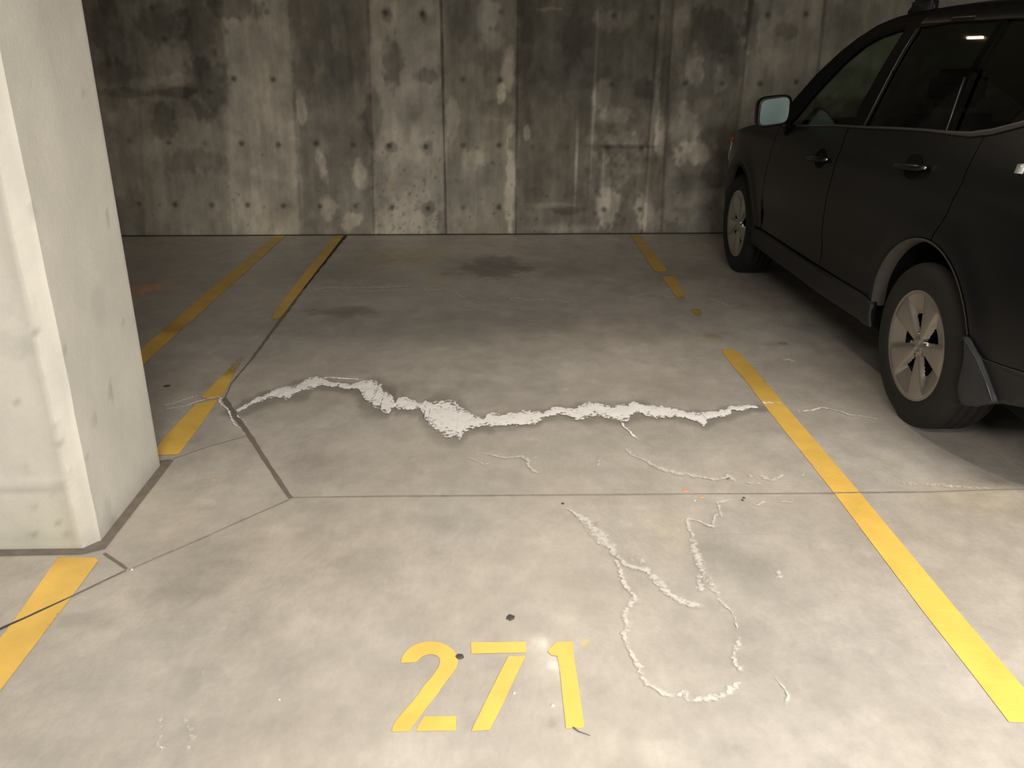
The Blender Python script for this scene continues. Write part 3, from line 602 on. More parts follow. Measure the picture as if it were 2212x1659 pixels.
# ------------------------------------------------------------------ concrete column
def column():
    x1, yF, yB = -1.283, 2.392, 3.010; x0 = x1-.62; c = .040; c2 = .012
    prof = [(x0, yF), (x1-c, yF), (x1, yF+.046), (x1, yB-.03), (x1-c2, yB), (x0, yB)]
    V = []; F = []; rs = np.random.RandomState(4)
    segs = []
    for i in range(len(prof)):
        a = np.array(prof[i]); b = np.array(prof[(i+1) % len(prof)]); ln = np.hypot(*(b-a)); n = max(2, int(ln/.02))
        for k in range(n): segs.append((a+(b-a)*k/n, i, k/n))
    zc = list(np.arange(0, 1.9, .02))+list(np.arange(1.9, CEIL+.001, .085)); zc[-1] = CEIL
    n = len(segs); T = []
    for z in zc:
        for (p, i, t) in segs:
            q = p.copy()
            if i == 1 and t < .01: q[0] += .006*(vnoise(np.array(z*11), np.array(1.), 3)-.5)+.004*(vnoise(np.array(z*40), np.array(1.), 8)-.5)
            if i == 2 and t < .001: q[1] += .006*(vnoise(np.array(z*9), np.array(5.), 6)-.5)
            V.append((q[0], q[1], z))
    V = np.array(V)
    for r in range(len(zc)-1):
        for i in range(n):
            j = (i+1) % n; F.append((r*n+i, r*n+j, (r+1)*n+j, (r+1)*n+i))
    side = np.tile([i for _, i, _ in segs], len(zc)); tt = np.tile([t for _, _, t in segs], len(zc))
    u = V[:, 0]+V[:, 1]; L = .20*fbm(u*2.2, V[:, 2]*1.6, 501, 4)+.16*fbm(u*9, V[:, 2]*5, 521, 4)+.05*fbm(u*30, V[:, 2]*30, 541, 2)
    L += np.where(side == 1, .06, 0)+np.where(side == 2, .13, 0)+np.where(side == 0, -.06, 0)  # edge strip and right face lightened, front darkened: light painted into the tone
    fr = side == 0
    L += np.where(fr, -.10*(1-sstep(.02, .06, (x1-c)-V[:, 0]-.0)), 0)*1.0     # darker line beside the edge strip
    def d(x, y, z, r, a, rz=None):
        nonlocal L
        dd = np.sqrt(((V[:, 0]-x)/r)**2+((V[:, 1]-y)/r)**2+((V[:, 2]-z)/(rz or r))**2); L += a*(1-sstep(.5, 1.2, dd))
    for (px, py, r, a) in [(75,714,.014,-.4),(128,959,.018,-.3),(125,925,.012,-.25),(20,745,.05,-.12),(60,748,.03,-.12),(40,778,.012,-.2),(40,868,.009,-.3),(55,1015,.02,-.1),(70,1152,.014,-.35),(150,1155,.012,-.3),(122,1128,.010,-.3),(78,1092,.008,-.3),(110,1065,.01,-.25),(10,670,.03,-.08)]:
        dr = ray(px, py); t = yF/dr[1]; d(dr[0]*t, yF, CH+dr[2]*t, r, a)
    for (px, py, r, a, rz) in [(240,845,.02,-.3,.04),(238,855,.006,-.5,.02),(138,755,.012,-.35,.02),(268,695,.012,-.3,.006),(290,692,.01,-.25,.01),(186,992,.012,-.3,.025),(205,905,.02,-.2,.03),(132,783,.01,-.3,.012),(232,470,.012,-.3,.03),(180,200,.02,-.25,.02),(72,455,.02,-.2,.03),(215,660,.06,-.12,.08),(235,1110,.03,-.15,.08),(300,650,.05,-.12,.1),(250,1140,.03,-.2,.05)]:
        dr = ray(px, py); t = x1/dr[0]
        if t > 0: d(x1, dr[1]*t, CH+dr[2]*t, r, a, rz)
    z = V[:, 2]
    band = .012*np.sin(V[:, 0]*8+1)
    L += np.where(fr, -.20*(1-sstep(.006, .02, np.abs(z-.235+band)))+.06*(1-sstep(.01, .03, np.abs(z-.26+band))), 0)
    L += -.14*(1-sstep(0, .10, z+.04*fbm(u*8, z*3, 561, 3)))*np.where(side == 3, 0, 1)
    L += np.where(fr, .14*(1-sstep(.006, .014, np.abs(z-.012))), 0)
    tn = np.exp(L)[:, None]*np.ones((1, 3)); g = np.where(fr, 1, 0)*(1-sstep(0, .22, z))*.5+np.where(fr, .3, 0)*np.clip(fbm(u*5, z*5, 571, 3)*3, 0, 1)
    tn = tn*np.stack([1+0*g, 1+.01*g, 1-.10*g], 1)
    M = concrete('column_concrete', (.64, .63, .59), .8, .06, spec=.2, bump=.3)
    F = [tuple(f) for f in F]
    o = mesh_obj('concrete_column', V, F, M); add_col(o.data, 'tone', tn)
    return tag(o, 'pale square concrete column with chamfered edge at the left of the stall', 'column'), prof
column_o, prof = column()
# sealant band around the column foot (part of the floor)
x1, yF, yB = -1.283, 2.392, 3.010
ring_in = [(x1-.62, yF), (x1-.035, yF), (x1, yF+.046), (x1, yB), (x1-.62, yB)]
V = [(x1-.64, yF-.035, .0034), (x1-.03, yF-.032, .0034), (x1+.032, yF+.0, .0034), (x1+.035, yB+.02, .0034), (x1+.012, yB+.026, .0034), (x1-.02, yB+.012, .0034),
     (x1-.64, yF+.03, .007), (x1-.04, yF+.03, .007), (x1-.03, yF+.05, .007), (x1-.03, yB-.01, .007), (x1-.03, yB-.01, .007), (x1-.03, yB-.01, .007)]
mesh_obj('column_sealant', V, [(0, 1, 7, 6), (1, 2, 8, 7), (2, 3, 9, 8), (3, 4, 9), (4, 5, 9)], M_seal, floor)

# ================================================================== CAR
CX, CYC = 2.68, 4.70
CAR = bpy.data.objects.new('parked_car', None); col.objects.link(CAR); CAR.location = (CX, CYC, 0)
tag(CAR, 'black station wagon style crossover parked nose-in on the right with silver alloy wheels', 'car')
M_paint = simple('black_car_paint', (.0036, .0038, .0050), .38, spec=.30, coat=.10, noise=.3, nscale=4)
M_trim = simple('black_plastic_trim', (.013, .013, .014), .55, spec=.4, bump=.15, bscale=400)
M_dark = simple('wheel_well_black', (.008, .008, .008), .95, spec=.1)
M_tire = simple('tyre_rubber', (.014, .0135, .013), .72, spec=.35, noise=.3, nscale=8, bump=.15, bscale=120)
M_rim = simple('alloy_rim', (.42, .40, .375), .30, metal=.85, noise=.12, nscale=10)
M_steel = simple('bright_steel', (.6, .58, .55), .22, metal=1)
M_lip = simple('pale_arch_lip', (.060, .055, .050), .7, noise=.3, nscale=20)
M_mirror = simple('mirror_glass', (.13, .19, .185), .25, metal=.8)
M_int = simple('interior_cloth', (.035, .034, .032), .9, noise=.2)
M_lamp = simple('amber_lens', (.8, .16, .02), .25, spec=.6)
M_red = simple('red_lens', (.35, .01, .01), .15, spec=.6)
M_clear = simple('clear_lens', (.75, .78, .8), .12, spec=.8, metal=.3)
M_flap = simple('grey_mud_guard', (.028, .030, .036), .6, spec=.35)
M_pillar = simple('gloss_black_pillar', (.006, .006, .006), .6, spec=.15)
M_strip = simple('satin_trim_strip', (.10, .095, .09), .38, metal=.5)
def glass(name, tr):
    mt = bpy.data.materials.new(name); mt.use_nodes = True; nt = mt.node_tree; nt.nodes.clear()
    o = nt.nodes.new('ShaderNodeOutputMaterial'); t = nt.nodes.new('ShaderNodeBsdfTransparent'); t.inputs[0].default_value = (*tr, 1)
    g = nt.nodes.new('ShaderNodeBsdfGlossy'); g.inputs['Roughness'].default_value = .02; f = nt.nodes.new('ShaderNodeFresnel'); f.inputs[0].default_value = 1.5
    m_ = nt.nodes.new('ShaderNodeMixShader'); nt.links.new(f.outputs[0], m_.inputs[0]); nt.links.new(t.outputs[0], m_.inputs[1]); nt.links.new(g.outputs[0], m_.inputs[2]); nt.links.new(m_.outputs[0], o.inputs[0])
    return mt
M_glass = glass('window_glass', (.62, .72, .62)); M_priv = glass('privacy_glass', (.10, .11, .10))

ZW = [(.16, .78), (.26, .862), (.34, .885), (.42, .882), (.55, .893), (.70, .897), (.82, .893), (.93, .878), (.985, .872), (1.03, .858), (1.10, .846), (1.16, .828), (1.22, .808), (1.60, .668), (1.66, .64), (1.72, .56)]
def hermite(pts, x):
    xs_ = np.array([p[0] for p in pts]); ys_ = np.array([p[1] for p in pts]); m_ = np.gradient(ys_, xs_)
    x = np.clip(x, xs_[0], xs_[-1]); i = np.clip(np.searchsorted(xs_, x)-1, 0, len(xs_)-2); h = xs_[i+1]-xs_[i]; t = (x-xs_[i])/h
    return (2*t**3-3*t**2+1)*ys_[i]+(t**3-2*t**2+t)*h*m_[i]+(-2*t**3+3*t**2)*ys_[i+1]+(t**3-t**2)*h*m_[i+1]
AF, AR = (6.05, .37), (3.325, .37); RF, RR = .415, .432
def hw_(y, z):
    w = float(hermite(ZW, z))
    if y > 6.1: w -= .30*((y-6.1)/.86)**2.6
    if y < 2.95: w -= .10*((2.95-y)/.6)**2.2
    for (c, r) in ((AF, RF), (AR, RR)):
        d = math.hypot(y-c[0], z-c[1]); w += .014*math.exp(-((d-r-.02)/.05)**2)
    if z < 1.0 and 3.8 < y < 5.5: w -= .010*math.exp(-((z-.52)/.07)**2)
    return w
def side_panel(name, poly, mat, off=0.0, parent=CAR, thick=.012, inner=False, step=.045, zoff=0, both=True, mats=None, flatx=None):
    """panel following the body side; poly is a (y, z) outline"""
    outs = []
    for sgn in ((-1, 1) if both else (-1,)):
        bm = bmesh.new(); vs = [bm.verts.new((0, y, z)) for y, z in poly]; bm.faces.new(vs)
        ys_ = [p[0] for p in poly]; zs_ = [p[1] for p in poly]
        for k in np.arange(min(ys_)+step/2, max(ys_), step):
            bmesh.ops.bisect_plane(bm, geom=bm.verts[:]+bm.edges[:]+bm.faces[:], plane_co=(0, k, 0), plane_no=(0, 1, 0))
        for k in np.arange(min(zs_)+step/2, max(zs_), step):
            bmesh.ops.bisect_plane(bm, geom=bm.verts[:]+bm.edges[:]+bm.faces[:], plane_co=(0, 0, k), plane_no=(0, 0, 1))
        for v in bm.verts:
            y, z = v.co.y, v.co.z
            v.co = (sgn*((hw_(y, z)+off) if flatx is None else flatx), y-CYC, z)
        bmesh.ops.recalc_face_normals(bm, faces=bm.faces[:])
        tot = sum(f.normal.x*f.calc_area() for f in bm.faces)
        if tot*sgn < 0:
            for f in bm.faces: f.normal_flip()
        o = bm_obj(name, bm, mat, parent, smooth=True)
        if thick:
            md = o.modifiers.new('thickness', 'SOLIDIFY'); md.thickness = thick; md.offset = -1; md.use_rim = name not in ('front_door', 'rear_door', 'rear_quarter_panel', 'front_fender')
        outs.append(o)
    return outs
def arcp(c, r, a0, a1, n=22):
    return [(c[0]+r*math.cos(math.radians(a0+(a1-a0)*i/n)), c[1]+r*math.sin(math.radians(a0+(a1-a0)*i/n))) for i in range(n+1)]
# angles measured from +y (forward)
# front fender
fender = [(5.505, .425)]+[(5.49, .75), (5.44, 1.075)]+[(5.6, 1.065), (5.8, 1.055), (6.0, 1.035), (6.2, 1.00), (6.4, .95), (6.55, .895), (6.66, .82), (6.70, .72), (6.68, .62)]+arcp(AF, RF, 18, 172)
side_panel('front_fender', fender, M_paint, thick=.03, step=.024)
sillz = .425
doorF = side_panel('front_door', [(5.498, sillz), (5.483, .75), (5.434, 1.075), (5.2, 1.092), (4.9, 1.118), (4.6, 1.142), (4.442, 1.150), (4.446, .9), (4.452, .6), (4.455, sillz)], M_paint)
arR = arcp(AR, RR+.004, 8, 92, 16)
doorR = side_panel('rear_door', [(4.447, sillz), (4.444, .6), (4.438, .9), (4.434, 1.150), (4.2, 1.165), (3.9, 1.183), (3.69, 1.194), (3.47, 1.200), (3.33, 1.207), (3.24, 1.222), (3.255, 1.0), (3.29, .86)]+arR[::-1], M_paint, step=.024)
quarter = arcp(AR, RR, 93, 157, 14)+[(2.915, .535), (2.89, .515), (2.835, .472), (2.72, .486), (2.62, .498), (2.5, .515), (2.36, .54), (2.345, .8), (2.37, 1.0), (2.42, 1.30), (2.62, 1.345), (2.8, 1.335), (2.95, 1.30), (3.06, 1.268), (3.15, 1.245), (3.236, 1.224), (3.25, 1.0), (3.285, .86)]
side_panel('rear_quarter_panel', quarter, M_paint, thick=.03, step=.024)
side_panel('sill_trim', [(5.60, .40), (5.50, .418), (4.6, .412), (3.80, .425), (3.735, .425), (3.72, .31), (4.44, .285), (5.4, .29), (5.60, .30)], M_trim, off=.012, thick=.03)
side_panel('sill_cover', [(4.44, .405), (3.80, .42), (3.735, .425), (3.715, .31), (4.44, .288)], M_trim, off=.018, thick=.02, both=True)
side_panel('bumper_side', [(2.90, .512), (2.835, .468), (2.72, .481), (2.62, .493), (2.5, .510), (2.36, .535), (2.36, .42), (2.52, .398), (2.70, .350), (2.80, .30), (2.90, .26)], M_trim, thick=.03)
side_panel('mud_guard', [(2.935, .525), (2.90, .516), (2.838, .470), (2.775, .405), (2.715, .350), (2.80, .295), (2.90, .262), (2.925, .30), (2.925, .42)], M_flap, off=.016, thick=.03)
# lit edge of the mud guard, painted as a thin pale bead
def tube(name, pts, r, mat, parent=None, n=8, squash=1.0):
    bm = bmesh.new(); rings = []
    P_ = [Vector(p) for p in pts]
    for i, p in enumerate(P_):
        d = (P_[min(i+1, len(P_)-1)]-P_[max(i-1, 0)]).normalized(); a = d.cross(Vector((0, 0, 1)))
        if a.length < 1e-3: a = d.cross(Vector((0, 1, 0)))
        a.normalize(); b = a.cross(d)
        rad = r[i] if isinstance(r, (list, tuple)) else r
        rings.append([bm.verts.new(p+a*rad*math.cos(6.28318*k/n)+b*rad*squash*math.sin(6.28318*k/n)) for k in range(n)])
    for i in range(len(P_)-1):
        for k in range(n): bm.faces.new((rings[i][k], rings[i][(k+1) % n], rings[i+1][(k+1) % n], rings[i+1][k]))
    bm.faces.new(rings[0][::-1]); bm.faces.new(rings[-1])
    bmesh.ops.recalc_face_normals(bm, faces=bm.faces[:])
    return bm_obj(name, bm, mat, parent, smooth=True)
def on_side(y, z, off=0, sgn=-1): return (sgn*(hw_(y, z)+off), y-CYC, z)
for sg in (-1, 1):
    tube('mud_guard_edge', [on_side(y, z, .020, sg) for y, z in [(2.93, .522), (2.90, .515), (2.87, .495), (2.838, .468), (2.775, .405), (2.718, .352)]], .0022, M_strip, CAR)
    tube('belt_moulding', [on_side(y, z, .004, sg) for y, z in [(5.15, 1.099), (4.9, 1.121), (4.6, 1.145), (4.27, 1.162), (4.0, 1.18), (3.69, 1.197), (3.47, 1.204), (3.33, 1.211), (3.20, 1.232), (3.06, 1.268), (2.9, 1.315), (2.75, 1.34)]], [.006]*6+[.008, .011, .012, .011, .009, .006], M_strip, CAR)
# arch lips, paler than the body paint all along each arch
for (c, r, a0, a1) in ((AF, RF, 10, 175), (AR, RR, 5, 158)):
    for sg in (-1, 1):
        pts = arcp(c, r, a0, a1, 40); V = []; F = []
        for i, (y, z) in enumerate(pts):
            w = hw_(y, z); ny, nz = (c[0]-y)/r, (c[1]-z)/r
            V += [(sg*(w+.004), y-CYC, z), (sg*(w+.003), y+ny*.010-CYC, z+nz*.010), (sg*(w-.055), y+ny*.014-CYC, z+nz*.014)]
        for i in range(len(pts)-1):
            for k in range(2): F.append((3*i+k, 3*i+3+k, 3*i+4+k, 3*i+1+k) if sg < 0 else (3*i+1+k, 3*i+4+k, 3*i+3+k, 3*i+k))
        mesh_obj('wheel_arch_lip', V, F, M_lip, CAR, smooth=True)
        # liner
        V = []; F = []
        for i, (y, z) in enumerate(arcp(c, r+.012, -12, 192, 30)):
            V += [(sg*.84, y-CYC, z), (sg*.52, y-CYC, z)]
        for i in range(30): F.append((2*i, 2*i+2, 2*i+3, 2*i+1))
        o = mesh_obj('wheel_arch_liner', V, F, M_dark, CAR, smooth=True)
        mesh_obj('wheel_arch_liner', [(sg*.52, c[0]-.46-CYC, .2), (sg*.52, c[0]+.46-CYC, .2), (sg*.52, c[0]+.46-CYC, .9), (sg*.52, c[0]-.46-CYC, .9)], [(0, 1, 2, 3)], M_dark, CAR)
# upper frame
EDGE = [(5.60, 1.07), (5.46, 1.165), (5.33, 1.275), (5.20, 1.382), (5.0, 1.505), (4.85, 1.578), (4.69, 1.632), (4.51, 1.668), (4.28, 1.688), (3.9, 1.70), (3.3, 1.69), (2.85, 1.66), (2.55, 1.61), (2.42, 1.55)]
INN = [(5.32, 1.086), (5.24, 1.15), (5.16, 1.235), (5.05, 1.335), (4.90, 1.450), (4.74, 1.540), (4.60, 1.582), (4.45, 1.603), (4.336, 1.610)]
side_panel('pillar_frame', EDGE[:8]+[(4.40, 1.68)]+[(4.34, 1.612)]+INN[::-1][1:]+[(5.44, 1.078)], M_pillar, thick=.03, step=.02)
side_panel('center_pillar', [(4.34, 1.612), (4.40, 1.68), (4.28, 1.688), (4.20, 1.690), (4.215, 1.612), (4.25, 1.42), (4.28, 1.163), (4.40, 1.154), (4.425, 1.235), (4.385, 1.41)], M_pillar, thick=.02, step=.02)
side_panel('roof_side_frame', [(4.215, 1.614), (4.20, 1.690), (3.9, 1.70), (3.3, 1.69), (2.85, 1.66), (2.62, 1.62), (2.70, 1.56), (2.9, 1.59), (3.4, 1.625), (3.9, 1.632)], M_paint, thick=.03, step=.02)
side_panel('rear_pillar', [(2.62, 1.62), (2.55, 1.61), (2.42, 1.55), (2.385, 1.30), (2.6, 1.345), (2.72, 1.345), (2.66, 1.45), (2.70, 1.56)], M_paint, thick=.03)
side_panel('window_divider', [(3.585, 1.400), (3.565, 1.60), (3.54, 1.625), (3.50, 1.625), (3.50, 1.40), (3.462, 1.205), (3.508, 1.200)], M_priv, off=-.004, thick=.0)
for sg in (-1, 1):
    tube('window_seal', [on_side(y, z, .003, sg) for y, z in [(4.272, 1.165), (4.262, 1.28), (4.248, 1.42), (4.235, 1.52), (4.215, 1.608)]], .0028, M_strip, CAR, 6)
    tube('window_seal', [on_side(y, z, .005, sg) for y, z in [(3.510, 1.206), (3.535, 1.29), (3.560, 1.37), (3.572, 1.41)]], .0030, M_strip, CAR, 6)
side_panel('front_window', [(5.44, 1.07), (4.36, 1.14), (4.38, 1.42), (4.30, 1.63), (4.45, 1.62), (4.60, 1.60), (4.74, 1.558), (4.90, 1.468), (5.05, 1.352), (5.20, 1.23)], M_glass, off=-.012, thick=0, step=.08)
side_panel('rear_window', [(4.34, 1.14), (3.50, 1.18), (3.54, 1.40), (3.53, 1.645), (3.9, 1.65), (4.22, 1.63), (4.30, 1.42)], M_priv, off=-.012, thick=0, step=.08)
side_panel('quarter_window', [(3.505, 1.18), (3.3, 1.19), (3.06, 1.25), (2.7, 1.33), (2.64, 1.45), (2.68, 1.58), (2.9, 1.61), (3.52, 1.645), (3.52, 1.40)], M_priv, off=-.012, thick=0, step=.08)
# surfaces spanning the car
def span(name, edge, crown, bow, mat, inset=.0, ns=21, thick=.0, flip=False, wfun=None, sm=True, zoff=0):
    V = []; n = len(edge)
    for i, (y, z) in enumerate(edge):
        w = (hw_(y, z)-inset) if wfun is None else wfun(y, z)
        for j in range(ns):
            s = -1+2*j/(ns-1); b = bow[i] if isinstance(bow, list) else bow; c = crown[i] if isinstance(crown, list) else crown
            V.append((w*s, y+b*(1-s*s)-CYC, z+c*(1-abs(s)**2.4)+zoff))
    F = [tuple(f) for f in grid_faces(n, ns)]
    if flip: F = [f[::-1] for f in F]
    o = mesh_obj(name, V, F, mat, CAR, smooth=sm)
    return o
def dens(pts, k=4):
    ys_ = [p[0] for p in pts]; out = []; a = np.arange(len(pts)); t = np.linspace(0, len(pts)-1, (len(pts)-1)*k+1)
    y = hermite(list(zip(a, ys_)), t); z = hermite(list(zip(a, [p[1] for p in pts])), t)
    return list(zip(y.tolist(), z.tolist()))
def lerp(a, b, n): return [a+(b-a)*i/(n-1) for i in range(n)]
e = dens(EDGE[0:8]); span('windshield', e, lerp(.0, .03, len(e)), lerp(.24, .10, len(e)), M_glass, inset=.02, flip=True)
e = dens(EDGE[7:]); span('roof', e, lerp(.035, .045, len(e)), lerp(.10, -.03, len(e)), M_paint, flip=True)
e = dens([(6.86, .74), (6.80, .81), (6.68, .865), (6.5, .92), (6.3, .975), (6.0, 1.035), (5.8, 1.057), (5.6, 1.068)]); span('hood', e, lerp(.02, .035, len(e)), lerp(.10, .24, len(e)), M_paint, flip=True)
e = dens([(6.55, .24), (6.80, .28), (6.86, .40), (6.86, .55), (6.87, .66), (6.86, .74)])
span('front_bumper', e, 0, .10, M_paint, flip=True)
side_panel('bumper_corner', arcp(AF, RF+.004, -8, 17, 6)+[(6.685, .615), (6.70, .72), (6.67, .82), (6.80, .80), (6.86, .74), (6.87, .60), (6.86, .40), (6.80, .27), (6.55, .24)], M_paint, thick=.02)
e = dens([(2.42, 1.55), (2.375, 1.38), (2.345, 1.1), (2.335, .85), (2.345, .55)]); span('tailgate', e, 0, -.07, M_paint, flip=True)
e = dens([(2.345, .55), (2.32, .52), (2.31, .44), (2.36, .36), (2.45, .30)]); span('rear_bumper', e, 0, -.09, M_trim, flip=True)
side_panel('tail_light', [(2.46, 1.30), (2.385, 1.25), (2.37, 1.0), (2.36, .86), (2.46, .88), (2.60, .98), (2.66, 1.10)], M_red, off=.006, thick=.02)
side_panel('tail_light_corner', [(2.955, 1.145), (2.915, 1.150), (2.910, 1.118), (2.950, 1.114)], M_clear, off=.006, thick=.01)  # small clear piece for the white spot at the tail light corner
side_panel('head_light', [(6.80, .82), (6.76, .70), (6.56, .74), (6.42, .84), (6.45, .90), (6.66, .87)], M_clear, off=.006, thick=.02)
side_panel('side_marker', [(6.50, .895), (6.42, .935), (6.40, .905), (6.47, .875)], M_lamp, off=.010, thick=.01)
# underbody
def box_bm(bm, x0, x1, y0, y1, z0, z1):
    vs = [bm.verts.new((x, y-CYC, z)) for x in (x0, x1) for y in (y0, y1) for z in (z0, z1)]
    for f in ((0, 1, 3, 2), (4, 6, 7, 5), (0, 4, 5, 1), (2, 3, 7, 6), (0, 2, 6, 4), (1, 5, 7, 3)): bm.faces.new([vs[i] for i in f])
bm = bmesh.new(); box_bm(bm, -.50, .50, 2.45, 6.7, .22, .45); box_bm(bm, -.80, .80, 3.80, 5.56, .26, .42); box_bm(bm, -.50, .50, 5.5, 6.7, .44, .80); box_bm(bm, -.80, .80, 2.42, 2.86, .30, .50)
bm_obj('underbody', bm, M_dark, CAR)
bm = bmesh.new(); box_bm(bm, -.80, .80, 5.20, 5.55, .45, 1.02); bmesh.ops.bevel(bm, geom=bm.edges[:], offset=.05, segments=3, affect='EDGES'); bm_obj('dashboard', bm, M_int, CAR, True)
# seats
for sx in (-.37, .37):
    for (yy, wd) in ((4.42, .25), (3.45, .28)):
        bm = bmesh.new(); box_bm(bm, sx-wd, sx+wd, yy, yy+.5, .50, .66); box_bm(bm, sx-wd, sx+wd, yy-.14, yy+.02, .55, 1.22)
        bmesh.ops.bevel(bm, geom=bm.edges[:], offset=.045, segments=3, affect='EDGES')
        s = bm_obj('seat', bm, M_int, CAR, True)
        bm = bmesh.new(); box_bm(bm, sx-.14, sx+.14, yy-.15, yy-.05, 1.25, 1.43); bmesh.ops.bevel(bm, geom=bm.edges[:], offset=.04, segments=3, affect='EDGES'); bm_obj('headrest', bm, M_int, s, True)
ring = [(-.38+.18*math.cos(t), 5.10-CYC-.05*math.sin(t), .98+.17*math.sin(t)) for t in np.linspace(0, 6.2832, 25)]
tube('steering_wheel', ring, .014, M_int, CAR)
# roof rails
for sg in (-1, 1):
    rx = sg*.585
    pts = [(rx, 4.48-CYC, 1.685), (rx, 4.40-CYC, 1.722), (rx, 4.28-CYC, 1.752), (rx, 4.0-CYC, 1.775), (rx, 3.4-CYC, 1.775), (rx, 2.95-CYC, 1.755), (rx, 2.80-CYC, 1.72), (rx, 2.74-CYC, 1.69)]
    rail = tube('roof_rail', pts, [.018, .024, .022, .017, .017, .018, .022, .018], M_trim, CAR, 10)
    for yy in (4.34, 2.84):
        bm = bmesh.new(); box_bm(bm, rx-.022, rx+.022, yy-.09, yy+.11, 1.66, 1.742); bmesh.ops.bevel(bm, geom=bm.edges[:], offset=.012, segments=2, affect='EDGES'); bm_obj('rail_foot', bm, M_trim, rail, True)
# door handles with scooped recess
for doors, yy, zz in ((doorF, 4.655, .968), (doorR, 3.655, 1.050)):
    for d_, sg in zip(doors, (-1, 1)):
        pts = []
        for i in range(13):
            t = i/12; y = yy+.125-.25*t; o_ = .010+.030*math.sin(math.pi*t)**.5
            pts.append((sg*(hw_(y, zz)+o_), y-CYC, zz+.018*(t-.5)))
        h = tube('door_handle', pts, [.010]+[.0135]*11+[.010], M_paint, d_, 8, 1.1)
        bm = bmesh.new(); n = 24; c = bm.verts.new((sg*(hw_(yy, zz)+.0015), yy-CYC, zz)); rg = []
        for i in range(n):
            a = 6.28318*i/n; y = yy+.075*math.cos(a); z = zz+.052*math.sin(a); rg.append(bm.verts.new((sg*(hw_(y, z)+.0016), y-CYC, z)))
        for i in range(n): bm.faces.new((c, rg[i], rg[(i+1) % n]) if sg > 0 else (c, rg[(i+1) % n], rg[i]))
        bm_obj('handle_recess', bm, M_dark, d_, True)
        bm = bmesh.new(); bmesh.ops.create_icosphere(bm, subdivisions=2, radius=.009)
        for v in bm.verts: v.co = v.co+Vector((sg*(hw_(yy-.13, zz)+.014), yy-.128-CYC, zz+.010))
        bm_obj('lock_cap', bm, M_steel, d_, True)
# wing mirrors
def wing_mirror(sg):
    bm = bmesh.new(); n = 24; cx, cy, cz = .975, 5.20, 1.178; rings = []
    def ring(k, sx, sz, y, dx=0, dz=0):
        out = []
        for i in range(n):
            a = 6.28318*i/n; ex = .42
            x = math.copysign(abs(math.cos(a))**ex, math.cos(a))*sx; z = math.copysign(abs(math.sin(a))**ex, math.sin(a))*sz
            z += .012*(x/sx)*-1 if z < 0 else -.010*(x/sx)
            out.append(bm.verts.new((sg*(cx+dx+x), y-CYC, cz+dz+z)))
        return out
    R_ = [ring(0, .083, .073, cy), ring(1, .098, .086, cy-.004), ring(2, .101, .089, cy+.03), ring(3, .090, .078, cy+.09), ring(4, .06, .05, cy+.125), ring(5, .02, .015, cy+.135)]
    for k in range(5):
        for i in range(n): bm.faces.new((R_[k][i], R_[k][(i+1) % n], R_[k+1][(i+1) % n], R_[k+1][i]))
    bm.faces.new(R_[5]); bmesh.ops.recalc_face_normals(bm, faces=bm.faces[:])
    o = bm_obj('wing_mirror', bm, M_paint, CAR, True)
    bm = bmesh.new(); R0 = []
    for i in range(n):
        a = 6.28318*i/n; ex = .42
        x = math.copysign(abs(math.cos(a))**ex, math.cos(a))*.084; z = math.copysign(abs(math.sin(a))**ex, math.sin(a))*.074
        z += .012*(x/.084)*-1 if z < 0 else -.010*(x/.084)
        R0.append(bm.verts.new((sg*(cx+x), cy+.002-CYC+x*.10, cz+z)))
    f = bm.faces.new(R0); f.normal_update()
    if f.normal.y > 0: f.normal_flip()
    bm_obj('mirror_glass', bm, M_mirror, o)
    tube('mirror_arm', [(sg*.845, 5.30-CYC, 1.055), (sg*.87, 5.27-CYC, 1.085), (sg*.915, 5.24-CYC, 1.115)], [.03, .026, .022], M_paint, o, 10)
for sg in (-1, 1): wing_mirror(sg)

